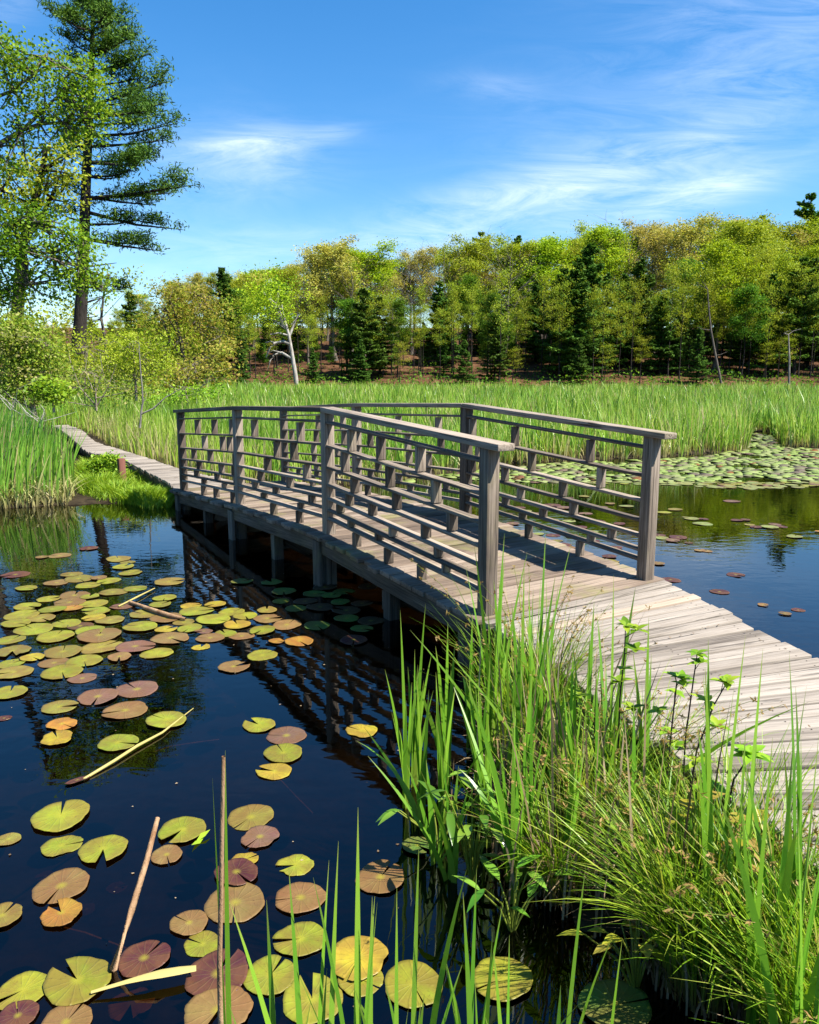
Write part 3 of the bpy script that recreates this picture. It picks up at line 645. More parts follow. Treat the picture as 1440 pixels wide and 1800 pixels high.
def conifer(seed, H, rad, cb, dens, ls, tr, droop=.12, gap=.55, irregular=.25):
    r = np.random.default_rng(seed); T, C = Acc(), Acc()
    t = np.linspace(0, 1, 8); tp = np.stack([r.normal(size=8) * .04 * t, r.normal(size=8) * .04 * t, t * H], 1); T.tube(tp, tr * (1 - .93 * t) + .01, 7)
    z = cb * H
    while z < H * .985:
        g = (z / H - cb) / (1 - cb); L0_ = rad * ((1 - g) ** .8) * (.75 if g < .08 else 1) + .15
        for q in range(r.integers(4, 7)):
            az = r.uniform(0, 6.283); L = L0_ * r.uniform(1 - irregular * 1.6, 1 + irregular); u = np.linspace(0, 1, 5)
            dz = -droop * L * u + .28 * L * u ** 2.5 * (.4 + g)
            pts = np.stack([np.cos(az) * L * u, np.sin(az) * L * u, z + dz], 1); T.tube(pts, (tr * .22 * (1 - g) + .012) * (1 - .9 * u), 4)
            k = max(6, int(dens * L * 9)); w_ = r.uniform(.15, 1, k); s_ = (r.random(k) - .5) * 2 * (.34 * L) * np.sqrt(1.08 - w_)
            px_, py_ = np.cos(az) * L * w_ - np.sin(az) * s_, np.sin(az) * L * w_ + np.cos(az) * s_
            pz = z + np.interp(w_, u, dz) + r.normal(size=k) * .07 - abs(s_) * .12
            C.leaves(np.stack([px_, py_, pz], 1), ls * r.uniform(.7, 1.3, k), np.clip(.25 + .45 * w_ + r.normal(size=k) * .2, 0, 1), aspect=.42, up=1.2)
        z += gap * r.uniform(.7, 1.3) * (1 - .45 * g)
    return T, C

HID = (0, 0, -500)
def proto(kind, T, C, tm, cm):
    t = T.build('trunk', M[tm], None, True); c = C.build('crown', M[cm]); t['kindkey'] = kind
    col.objects.unlink(t); col.objects.unlink(c); return (t, c)
def plant_tree(name, pr, loc, rz, sc_, label, cat, group=None):
    e = empty(name, loc, rz); e.scale = sc_ if isinstance(sc_, tuple) else (sc_, sc_, sc_)
    for q in pr:
        o = q.copy(); col.objects.link(o); o.parent = e
        if 'kindkey' in o: del o['kindkey']
    tag(e, label, cat, group); return e
PRO = {}
for i in range(4): PRO[('tan', i)] = proto('tan', *grow(100 + i, 10, .44, 2.6, 22, 16000, .155, .15, 'round', rise=1.05, clump=.38, sub=9), 'bark', 'tan')
for i in (4, 5): PRO[('tan', i)] = proto('tan', *grow(100 + i, 10, .44, 2.6, 24, 8000, .15, .15, 'round', rise=1.15, clump=.34, sub=9), 'bark', 'tan')
for i in range(3): PRO[('olive', i)] = proto('olive', *grow(120 + i, 10, .44, 2.5, 22, 16000, .16, .15, 'round', rise=1.0, clump=.40, sub=9), 'bark', 'olive')
for i in range(3): PRO[('lime', i)] = proto('lime', *grow(140 + i, 10, .42, 2.4, 20, 15000, .17, .14, 'round', rise=.95, clump=.42, sub=8), 'bark', 'lime')
for i in range(3): PRO[('green', i)] = proto('green', *grow(160 + i, 10, .38, 2.1, 20, 8000, .18, .09, 'tall', rise=.7, clump=.42), 'darkbark', 'green')
for i in range(3): PRO[('bush', i)] = proto('bush', *grow(170 + i, 10, .08, 2.6, 24, 11000, .21, .10, 'tall', rise=.6, clump=.42), 'darkbark', 'green')
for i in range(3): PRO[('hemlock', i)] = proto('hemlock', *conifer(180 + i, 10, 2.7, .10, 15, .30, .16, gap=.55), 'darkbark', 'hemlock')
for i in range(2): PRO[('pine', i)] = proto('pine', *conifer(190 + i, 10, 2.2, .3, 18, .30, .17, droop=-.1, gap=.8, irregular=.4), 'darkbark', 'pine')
for i in range(2): PRO[('bare', i)] = proto('bare', *grow(200 + i, 10, .35, 2.2, 26, 500, .10, .15, 'oval', rise=1.6, sub=12, clump=.3), 'bark', 'tan')
for i in range(2): PRO[('thin', i)] = proto('thin', *grow(210 + i, 10, .5, 1.3, 14, 1600, .15, .085, 'oval', rise=1.2, clump=.4, wob=.015), 'darkbark', 'olive')

SILX = [-400, 60, 200, 235, 300, 400, 480, 560, 640, 700, 780, 860, 930, 1000, 1080, 1160, 1240, 1330, 1400, 1440, 1900]
SILY = [560, 575, 560, 520, 497, 480, 470, 446, 448, 455, 434, 430, 424, 416, 404, 396, 392, 396, 398, 402, 410]
KW = {'bush': ('tree', 'dense low-branched green tree', 'low_tree'), 'tan': ('oak', 'tan budding oak', 'broadleaf_tree'), 'olive': ('tree', 'olive-yellow leafing tree', 'broadleaf_tree'), 'lime': ('maple', 'lime-green leafy maple', 'maple_tree'), 'green': ('tree', 'dark green leafy tree', 'understory_tree'),
      'hemlock': ('hemlock', 'dark green hemlock', 'hemlock_tree'), 'pine': ('pine', 'dark pine', 'pine_tree'), 'bare': ('tree', 'bare grey-twigged tree', 'bare_tree'), 'thin': ('tree', 'slender pole-like tree', 'slender_tree')}
forest = []      # (kind, px, Y, top px y, row)
def frow(x0, x1, step, Y, dY, f0, f1, kinds, row):
    x = x0
    while x < x1:
        px = x + random.uniform(-.4, .4) * step; sy = float(np.interp(px, SILX, SILY)); fr = random.uniform(f0, f1)
        forest.append((random.choice(kinds), px, Y + random.uniform(-dY, dY), 672 - (672 - sy) * fr, row)); x += step
frow(-60, 270, 36, 82, 5, .45, .8, ['bush', 'olive', 'green', 'bush'], 'middle')
frow(-60, 1760, 46, 112, 5, .94, .99, ['tan', 'tan', 'olive', 'lime', 'tan', 'olive'], 'back')
frow(-30, 1700, 62, 98, 4, .86, .99, ['tan', 'olive', 'lime', 'bare', 'tan', 'olive'], 'back')
frow(180, 1620, 74, 86, 3, .66, .88, ['olive', 'tan', 'lime', 'bare', 'hemlock', 'olive', 'green'], 'middle')
frow(200, 1600, 62, 79, 3, .45, .70, ['green', 'thin', 'thin', 'thin'], 'front')
frow(230, 1600, 26, 78, 3, .5, .8, ['thin'], 'front')
frow(220, 1560, 38, 84, 6, .5, .75, ['thin'], 'middle')
frow(200, 1660, 46, 88, 2, .18, .40, ['bush', 'bush', 'green'], 'middle')
frow(100, 1700, 40, 117, 3, .55, .8, ['bush', 'olive', 'bush'], 'back')
frow(60, 1700, 36, 101, 5, .34, .55, ['bush', 'bush', 'hemlock'], 'middle')
frow(180, 1640, 70, 88, 2, .30, .48, ['bush', 'hemlock'], 'middle')
frow(120, 1680, 30, 104, 4, .40, .72, ['thin', 'green', 'thin', 'olive'], 'back')
frow(40, 330, 34, 60, 3, .50, .80, ['olive', 'lime', 'thin', 'olive'], 'front')
frow(200, 1640, 50, 93, 3, .50, .78, ['green', 'hemlock', 'green', 'olive', 'lime'], 'middle')
frow(230, 1580, 84, 74, 1.5, .22, .40, ['thin', 'hemlock', 'thin'], 'front')
SPEC = [('hemlock', 668, 80, 520, 'front'), ('hemlock', 985, 84, 470, 'front'), ('hemlock', 1062, 84, 480, 'front'), ('hemlock', 1190, 81, 545, 'front'), ('hemlock', 1300, 83, 520, 'front'), ('hemlock', 398, 80, 470, 'front'), ('hemlock', 236, 84, 512, 'front'), ('hemlock', 640, 77, 505, 'front'), ('pine', 610, 80, 540, 'front'), ('hemlock', 1030, 82, 425, 'front'), ('hemlock', 1008, 78, 460, 'front'),
        ('hemlock', 870, 76, 555, 'front'), ('pine', 1395, 79, 450, 'front'), ('hemlock', 1350, 80, 480, 'front'), ('pine', 842, 114, 408, 'back'), ('hemlock', 905, 116, 414, 'back'), ('pine', 1322, 118, 378, 'back'),
        ('pine', 1402, 112, 340, 'back'), ('hemlock', 1160, 80, 520, 'front'), ('bare', 890, 88, 445, 'middle'), ('lime', 1060, 100, 404, 'back'), ('lime', 640, 92, 444, 'back'), ('tan', 590, 90, 441, 'back'), ('hemlock', 1420, 84, 452, 'front'), ('lime', 1255, 82, 440, 'middle'), ('hemlock', 780, 80, 590, 'front')]
forest += SPEC
ORD = ['first', 'second', 'third', 'fourth', 'fifth', 'sixth', 'seventh', 'eighth', 'ninth', 'tenth', 'eleventh', 'twelfth', 'thirteenth', 'fourteenth', 'fifteenth', 'sixteenth', 'seventeenth', 'eighteenth', 'nineteenth', 'twentieth',
       'twenty-first', 'twenty-second', 'twenty-third', 'twenty-fourth', 'twenty-fifth', 'twenty-sixth', 'twenty-seventh', 'twenty-eighth', 'twenty-ninth', 'thirtieth'] + ['%d%s' % (i, {1: 'st', 2: 'nd', 3: 'rd'}.get(i % 10, 'th')) for i in range(31, 80)]
ROWN = {'back': 'on far slope', 'middle': 'inside wood', 'front': 'at marsh edge'}
cnt = {}
for kind, px, Y, ty, row in sorted(forest, key=lambda q: q[1]):
    if 455 < px < 545 and Y < 80: continue
    b = at(px, 650, Y); x = b[0]; z0 = float(gz(np.array([x]), np.array([Y]))[0]) - .1; top = at(px, ty, Y)[2]
    H = max(top - z0, 2.0); s = H / 10; zone = 'left of the dead-limbed tree' if px < 515 else ('between dead-limbed tree and tall hemlock' if px < 1030 else 'right of the tall hemlock')
    if kind == 'hemlock' and px == 1030: lab = 'tallest dark hemlock standing at the marsh edge, above the right railing'
    elif kind == 'pine' and px == 1402: lab = 'dark pine standing above all other treetops at the far right'
    else:
        key = (kind, row, zone); cnt[key] = cnt.get(key, 0) + 1
        lab = '%s, %s from left %s, %s' % (KW[kind][1], ORD[cnt[key] - 1], ROWN[row], zone)
    random.seed(int(px * 7 + Y * 13)); n_ = [k for k in PRO if k[0] == kind]; pr = PRO[random.choice(n_)]
    sw = s * random.uniform(.9, 1.2) * (1.15 if row == 'back' else 1.0)
    if kind in ('hemlock', 'pine'): sw = s * random.uniform(.95, 1.2)
    if kind == 'thin': sw = max(s * .8, .6)
    plant_tree(KW[kind][2], pr, (x, Y, z0), random.uniform(0, 6.28), (sw, sw, s), lab, KW[kind][0], 'trees of the wood beyond the marsh')

# undergrowth at the wood edge
acc = Acc(); n = 14000; x = rng.uniform(-60, 75, n); y = 70 + np.abs(rng.normal(size=n)) * 7; hgt = rng.random(n) ** 2 * 1.6 * (.5 + .5 * np.sin(x * .7) * np.cos(x * .23)) 
acc.leaves(np.stack([x, y, gz(x, y) + np.abs(hgt)], 1), rng.uniform(.15, .35, n), rng.random(n), up=.4)
tag(acc.build('undergrowth', M['green']), 'low green undergrowth scattered under the edge of the wood', 'undergrowth', kind='stuff')

# white dead-limbed tree with a lime crown
Y = 68; root = empty('dead_limbed_tree', at(522, 676, Y)); T, C = Acc(), Acc(); o0 = np.array(root.location); z_ = lambda px, py, dy=0: at(px, py, Y + dy) - o0
T.tube([z_(523, 684), z_(518, 650), z_(512, 615), z_(508, 590), z_(500, 560), z_(495, 535)], [.21, .18, .16, .13, .09, .05], 8)
for pts, r0 in (([(510, 605), (498, 600), (484, 603), (474, 612), (468, 628)], .13), ([(513, 630), (495, 620), (482, 624), (474, 636), (470, 655)], .11), ([(508, 590), (490, 585), (475, 588)], .08), ([(508, 592), (515, 575), (522, 555), (524, 545)], .10),
                ([(500, 560), (490, 566), (480, 560)], .06), ([(484, 603), (476, 600), (466, 602)], .05), ([(495, 620), (480, 616), (470, 622)], .05), ([(512, 570), (520, 562), (527, 556)], .05)):
    T.tube([z_(*p, random.uniform(-1, 1) * i * .2) for i, p in enumerate(pts)], np.linspace(r0 * 1.35, r0 * .4, len(pts)), 5)
for k in range(130):
    px, py = random.gauss(470, 26), random.gauss(530, 28)
    if py > 562 or py < 474: continue
    m_ = 32; C.leaves(z_(px, py, random.gauss(0, 1.2)) + rng.normal(size=(m_, 3)) * .42, rng.uniform(.14, .26, m_), np.clip(rng.random() + rng.normal(size=m_) * .12, 0, 1))
for k in range(9): T.tube([z_(505, 580), z_(random.uniform(470, 500), random.uniform(535, 560)), z_(random.uniform(435, 505), random.uniform(490, 545), random.uniform(-1, 1))], [.07, .045, .015], 4)
T.build('trunk', M['palebark'], root, True); C.build('crown', M['lime'], root)
tag(root, 'bleached tree with drooping dead lower limbs and a lime leafy crown', 'tree')
def snag(pts, Y, r0, label, twigs=3, bark='oldwood'):
    root = empty('dead_snag', at(*pts[0], Y)); o0 = np.array(root.location); T = Acc()
    W = [at(*p, Y) - o0 for p in pts]; T.tube(W, np.linspace(r0, r0 * .3, len(W)), 7)
    for k in range(twigs):
        p = W[-1 - (k % (len(W) - 1))]; q = p + np.array([random.choice((-1, 1)) * random.uniform(.3, 1.3), random.uniform(-.4, .4), random.uniform(.1, .8)]); T.tube([p, (p + q) / 2 + rng.normal(size=3) * .08, q], [r0 * .35, r0 * .2, .012], 5)
    T.build('trunk', M[bark], root, True); tag(root, label, 'dead tree')
snag([(1387, 676), (1388, 630), (1386, 588), (1378, 586)], 69, .10, 'thin pale dead trunk standing at the marsh edge on the far right', 2)
snag([(1268, 674), (1258, 625), (1250, 580), (1246, 540), (1244, 508)], 72, .12, 'leaning grey dead trunk under lime leaves right of the tall hemlock', 5, 'bark')

# ------------------------------------------------------------------ the big pine on the left
Y = 40; root = empty('white_pine', at(138, 612, Y)); o0 = np.array(root.location); T, C = Acc(), Acc(); z_ = lambda px, py, dy=0: at(px, py, Y + dy) - o0
TX = lambda py: float(np.interp(py, [-60, 0, 150, 300, 420, 520, 612], [172, 165, 160, 152, 148, 144, 138]))
T.tube([z_(TX(p), p) for p in (625, 560, 500, 420, 330, 240, 150, 60, 10, -22)], [.36, .31, .28, .26, .23, .20, .16, .10, .06, .02], 9)
def needles(C, a, b, spread, dens, flat=.18):
    L = np.linalg.norm(b - a); k = int(dens * L * 55); w_ = rng.random(k) ** .8; d = (b - a) / L; sd = np.cross(d, (0, 0, 1.)); sd /= np.linalg.norm(sd) + 1e-6
    # tufts: needle fans on short side twigs
    kt = max(4, k // 16); wt = rng.uniform(.22, 1.03, kt); ss = (rng.random(kt) - .5) * 2 * spread * np.sqrt(np.clip(1.15 - wt, .1, 1))
    cen = a + d * (wt * L)[:, None] + sd * ss[:, None] + np.array([0, 0, 1.]) * (rng.random(kt) * flat * 2 + .02)[:, None]
    cen = np.repeat(cen, 16, 0) + rng.normal(size=(kt * 16, 3)) * np.array([.20, .20, .12]); rn = np.repeat(rng.random(kt) * .6 + .1, 16) + rng.normal(size=kt * 16) * .12
    C.leaves(cen, rng.uniform(.16, .32, kt * 16), np.clip(rn, 0, 1), aspect=.22, up=.25)
BR = [((196, 19), 40), ((218, 34), 62), ((215, 62), 90), ((261, 96), 128), ((249, 137), 150), ((295, 143), 185), ((297, 179), 205), ((270, 205), 222), ((303, 218), 240), ((295, 246), 258), ((274, 277), 285), ((342, 325), 350), ((274, 361), 345), ((323, 404), 372), ((289, 442), 420), ((218, 512), 500),
      ((90, 25), 55), ((112, 62), 95), ((118, 100), 130), ((105, 140), 175), ((95, 190), 220), ((100, 235), 262), ((112, 322), 345), ((95, 370), 390), ((183, 4), 28), ((142, -8), 18), ((235, 300), 310), ((255, 385), 395), ((240, 60), 100), ((130, 0), 30)]
for (tx, ty), sy in BR:
    for rep in range(1 if random.random() < .45 else 2):
        dy = random.uniform(-1.2, 1.2) + (0 if rep == 0 else random.choice((-2.4, 2.4))); fx = 1 if rep == 0 else random.uniform(.55, .85)
        a = z_(TX(sy), sy); b = z_(TX(sy) + (tx - TX(sy)) * fx, sy + (ty - sy) * fx + (0 if rep == 0 else random.uniform(-14, 14)), dy); md = (a + b) / 2 + np.array([0, 0, -.18 * random.random()])
        L = np.linalg.norm(b - a); T.tube([a, md, b], [.035 + .014 * L, .025 + .008 * L, .012], 5)
        needles(C, a, b, .17 * L + .13, 1.4)
        for q in range(3):
            u = random.uniform(.35, .85); p = a + (b - a) * u; e = p + (b - a) * random.uniform(.2, .35) + np.array([random.uniform(-.3, .3), random.uniform(-1, 1) * L * .25, random.uniform(.0, .35)]); T.tube([p, e], [.022, .008], 4); needles(C, p, e, .22, 2.2)
for k in range(20):                                         # branches toward and away from the eye
    sy = random.uniform(-20, 470); L = float(np.interp(sy, [-40, 100, 480], [.5, 2.0, 3.0])) * random.uniform(.6, 1.1); az = random.uniform(0, 6.28); a = z_(TX(sy), sy)
    if random.random() < .3 and sy > 250: continue
    b = a + np.array([math.cos(az) * L * .7, math.sin(az) * L, random.uniform(-.1, .4) * L]); T.tube([a, b], [.05, .015], 5); needles(C, a, b, .25 * L, 1.7)
for sy, tx, ty in ((498, 222, 505), (535, 190, 520), (470, 205, 462), (560, 170, 556)): T.tube([z_(TX(sy), sy), z_(tx, ty, .5)], [.05, .012], 5)
T.build('trunk', M['darkbark'], root, True); C.build('crown', M['pine'], root)
tag(root, 'tall white pine with flat layered boughs towering on the left', 'pine')

# ------------------------------------------------------------------ trees and shrubs of the left shore
def px_tree(name, Y, base, trunk, r0, blobs, mat, bark, label, cat, ls=.16, per=26, spread=.5, limbs=None, sides=7, clump=.4):
    """blobs: (px, py, rx, ry, n) leaf regions in the tree's own plane, given depth; each clump hangs on a twig from the nearest limb"""
    root = empty(name, at(*base, Y)); o0 = np.array(root.location); T, C = Acc(), Acc(); W = lambda px, py, dy=0: at(px, py, Y + dy) - o0
    S = [W(*p) for p in trunk]; T.tube(S, np.linspace(r0, r0 * .3, len(S)), sides); nodes = list(S[len(S) // 3:])
    for lb, lr in (limbs or []):
        q = [W(*p[:2], p[2] if len(p) > 2 else 0) for p in lb]; T.tube(q, np.linspace(lr, lr * .25, len(q)), 6); nodes += q[1:]
    NP = np.array(nodes)
    for (bx, by, rx, ry, n) in blobs:
        for k in range(n):
            a = random.uniform(0, 6.283); rr = math.sqrt(random.random()); dep = random.gauss(0, spread) * rx * Y / FPX
            c = W(bx + math.cos(a) * rx * rr, by + math.sin(a) * ry * rr, dep)
            kk = int(per * random.uniform(.5, 1.5)); rv = random.random() * .8 + .1
            C.leaves(c + rng.normal(size=(kk, 3)) * clump * np.array([1, 1, .6]), ls * rng.uniform(.6, 1.3, kk), np.clip(rv + rng.normal(size=kk) * .14, 0, 1))
            if random.random() < .55:
                d = np.linalg.norm(NP - c, axis=1); q = NP[np.argsort(d)[random.randint(0, min(2, len(NP) - 1))]]; md = (q + c) / 2 + rng.normal(size=3) * .06 * np.linalg.norm(q - c); T.tube([q, md, c], [r0 * .16, r0 * .10, r0 * .03], 4)
    T.build('trunk', M[bark], root, True); C.build('crown', M[mat], root); tag(root, label, cat); return root
px_tree('maple_tree', 22, (-70, 640), [(-70, 660), (-60, 520), (-50, 400), (-45, 300), (-30, 180), (-20, 60)], .22,
        [(60, 120, 60, 45, 34), (110, 175, 60, 40, 40), (150, 215, 50, 35, 26), (30, 210, 40, 50, 26), (150, 130, 40, 30, 20), (10, 80, 25, 30, 14), (30, 290, 35, 20, 12), (20, 130, 30, 60, 18), (60, 420, 70, 45, 50), (130, 455, 50, 35, 34), (90, 500, 60, 25, 26), (20, 470, 40, 60, 34), (40, 380, 60, 30, 22), (165, 500, 40, 22, 12), (5, 540, 30, 50, 20), (140, 410, 30, 30, 10), (95, 250, 50, 12, 8)], 'maple', 'bark',
        'bright green maple reaching in from the left edge in front of the pine', 'maple', ls=.105, per=34, clump=.22,
        limbs=[([(-45, 300), (-10, 258), (40, 228), (70, 218), (110, 215), (150, 205)], .075), ([(40, 228), (80, 190), (110, 160), (125, 125)], .05), ([(-30, 180), (20, 160), (60, 130), (80, 100)], .05), ([(-55, 460), (-10, 450), (40, 440), (90, 445), (140, 470), (180, 505)], .06), ([(-50, 400), (20, 395), (60, 390)], .05), ([(-60, 520), (-10, 515), (50, 500)], .05)], spread=.35)
px_tree('oak_tree', 34, (30, 640), [(30, 650), (30, 560), (34, 500), (40, 430), (60, 360), (75, 300), (80, 260)], .30,
        [(70, 300, 70, 45, 40), (30, 330, 50, 50, 26), (110, 330, 40, 40, 18), (60, 380, 70, 30, 18), (20, 420, 40, 40, 14), (130, 270, 25, 20, 6), (35, 560, 35, 40, 12)], 'olive', 'darkbark', 'yellow-olive oak with dark forked trunk behind the bright maple', 'oak', ls=.19, per=26, clump=.4,
        limbs=[([(40, 430), (65, 400), (90, 350), (105, 310)], .10), ([(40, 430), (15, 380), (5, 330)], .10), ([(34, 500), (60, 470), (100, 440)], .07)])
px_tree('oak_tree', 47, (185, 650), [(190, 655), (186, 600), (178, 560), (182, 520), (190, 480)], .12, [(150, 555, 60, 25, 22), (190, 500, 45, 30, 12), (225, 490, 30, 25, 8), (110, 545, 40, 20, 10), (70, 590, 50, 30, 14)], 'olive', 'bark', 'thin yellow-green tree with sparse leaves just right of the pine trunk', 'tree', ls=.2, per=20, clump=.45)
px_tree('red_maple', 46, (330, 672), [(330, 675), (325, 640), (318, 600), (310, 560), (300, 530)], .16, [(300, 530, 55, 32, 46), (350, 545, 50, 35, 44), (330, 510, 45, 14, 18), (300, 590, 70, 35, 50), (365, 600, 45, 35, 34), (270, 640, 60, 25, 26), (380, 560, 30, 30, 14)], 'red', 'bark', 'tan-green spring maple bush with rusty tints, left of the dark hemlock', 'maple', ls=.15, per=34, clump=.42,
        limbs=[([(330, 640), (300, 600), (285, 560), (300, 530), (340, 515)], .09), ([(318, 600), (340, 570), (355, 530)], .07), ([(325, 640), (360, 620), (390, 590)], .06), ([(318, 600), (290, 545), (305, 515), (312, 500)], .05)])
px_tree('thicket_shrub', 19, (60, 720), [(60, 730), (55, 690), (50, 640), (48, 600)], .07, [(35, 600, 55, 40, 60), (15, 650, 45, 45, 50), (75, 630, 40, 40, 40), (60, 680, 55, 25, 40), (20, 580, 40, 25, 24)], 'shrub', 'twig', 'dense olive and buff azalea shrub at the left edge above the reeds', 'shrub', ls=.085, per=44, clump=.2,
        limbs=[([(55, 690), (30, 650), (15, 600)], .03), ([(55, 690), (80, 650), (90, 610)], .03), ([(60, 720), (20, 700), (-10, 660)], .03)])
px_tree('bright_shrub', 17, (95, 715), [(95, 725), (93, 700), (90, 680)], .03, [(92, 688, 24, 16, 26), (72, 680, 18, 12, 10)], 'brightbush', 'twig', 'small bright yellow-green shrub low in front of the azalea', 'shrub', ls=.10, per=26, clump=.13)
px_tree('yellow_shrub', 26, (240, 700), [(240, 705), (238, 670), (236, 630), (232, 600)], .05, [(225, 605, 40, 24, 34), (250, 640, 50, 30, 40), (200, 645, 40, 28, 22), (275, 615, 30, 22, 14)], 'olive', 'twig', 'yellow-green shrub behind the slim white-barked sapling', 'shrub', ls=.10, per=34, clump=.25)
px_tree('leafy_shrub', 30, (350, 690), [(350, 695), (345, 660), (340, 640)], .05, [(340, 655, 50, 22, 40), (385, 640, 28, 26, 24), (300, 680, 40, 14, 20), (395, 610, 18, 14, 8)], 'red', 'twig', 'low rust-tinted leafy shrub in front of the reddish maple', 'shrub', ls=.14, per=24, clump=.25)
px_tree('green_shrub', 24, (330, 705), [(330, 712), (328, 695), (325, 680)], .03, [(330, 690, 40, 14, 26), (290, 705, 30, 12, 16), (380, 690, 20, 12, 8)], 'brightbush', 'twig', 'small fresh green shrub among the reeds above the far bridge post', 'shrub', ls=.09, per=24, clump=.16)
px_tree('path_bush', 12.6, (190, 822), [(190, 826), (188, 815), (186, 808)], .012, [(188, 810, 18, 12, 34), (172, 822, 16, 10, 22), (203, 818, 12, 10, 16), (192, 832, 18, 8, 18)], 'brightbush', 'twig', 'small bright green bush beside the path behind the brown stake', 'bush', ls=.05, per=26, clump=.06)
px_tree('twig_shrub', 22, (170, 715), [(170, 722), (168, 690), (165, 660)], .03, [(150, 660, 55, 35, 22), (210, 680, 40, 20, 12), (120, 690, 30, 20, 8)], 'shrub', 'twig', 'sparse grey twiggy shrub between azalea and white-barked sapling', 'shrub', ls=.09, per=12, clump=.25,
        limbs=[([(170, 715), (140, 680), (125, 640), (118, 610)], .02), ([(170, 715), (190, 680), (205, 640)], .02), ([(165, 690), (150, 650), (155, 610)], .015), ([(168, 700), (220, 690), (240, 660)], .018), ([(170, 715), (110, 705), (95, 680)], .015), ([(168, 690), (180, 650), (175, 615)], .015)])
px_tree('yellow_shrub', 36, (150, 690), [(150, 695), (148, 650), (150, 610)], .06, [(150, 620, 60, 35, 40), (100, 640, 45, 30, 24), (205, 625, 40, 30, 26), (160, 665, 60, 20, 26)], 'olive', 'twig', 'broad yellow-green shrub filling the gap below the pine trunk', 'shrub', ls=.12, per=36, clump=.32)
px_tree('buff_shrub', 28, (150, 705), [(150, 710), (150, 680), (148, 650)], .05, [(130, 660, 50, 25, 26), (190, 685, 50, 18, 26), (250, 690, 40, 15, 18), (110, 700, 40, 14, 14)], 'shrub', 'twig', 'low buff-green shrub behind the twiggy grey one', 'shrub', ls=.11, per=22, clump=.24)
px_tree('small_maple', 52, (265, 670), [(265, 675), (262, 640), (258, 600)], .10, [(262, 610, 40, 40, 34), (240, 640, 40, 25, 20), (300, 620, 25, 30, 14)], 'olive', 'bark', 'small olive-leaved tree behind the yellow-green shrub by the white sapling', 'tree', ls=.22, per=24, clump=.45)
# slim white sapling and bleached branches in the reeds
root = empty('birch_sapling', at(246, 745, 17)); o0 = np.array(root.location); T = Acc(); z_ = lambda px, py, dy=0: at(px, py, 17 + dy) - o0
T.tube([z_(246, 752), z_(248, 725), z_(251, 708), z_(250, 680), z_(247, 650), z_(244, 600)], [.024, .022, .02, .016, .012, .006], 6)
T.tube([z_(248, 728), z_(270, 718), z_(292, 698), z_(318, 684)], [.02, .018, .013, .006], 5); T.tube([z_(251, 708), z_(256, 700), z_(258, 690)], [.012, .008, .004], 5)
T.build('trunk', M['oldwood'], root, True); tag(root, 'slim white-barked leaning sapling with one low side branch in the reeds', 'sapling')
for bx, by, Yb, ln, lab in ((20, 722, 15, .9, 'tangle of bleached dead branches at the left edge above reeds'), (345, 690, 27, 1.4, 'pale dead branch arching over the shrubs left of the far bridge post'), (945, 782, 17.5, .6, 'bare pale dead branch in the reeds behind the right railing'), (70, 745, 13, .6, 'short broken grey twigs sticking up from the left bank reeds')):
    root = empty('dead_branch', at(bx, by, Yb)); T = Acc()
    stub = np.array([0, 0, -.35 * ln]); T.tube([stub, np.zeros(3), np.array([.1, 0, .25]) * ln], [.012, .011, .007], 6)
    for k in range(7):
        a = np.array([.02 * k, 0, .02 * k]) * ln * .8; b = a + np.array([random.uniform(-1, 1), random.uniform(-.5, .5), random.uniform(.0, .7)]) * ln; T.tube([a, (a + b) / 2 + rng.normal(size=3) * .08 * ln, b], [.008, .006, .002], 5)
    T.build('branch', M['palebark'], root, True); tag(root, lab, 'dead branch')

# brown stake by the bank
b = P(216, 857, .03); mm = MB(); h_ = at(216, 806, b[1])[2]; mm.bar((0, 0, -.4), (0, 0, h_ - b[2]), .10, .10, (.8, .6, 0)); o = mm.build('wooden_stake', M['stake']); o.location = b
tag(o, 'short square red-brown stake standing in the grass by the plank path', 'stake')

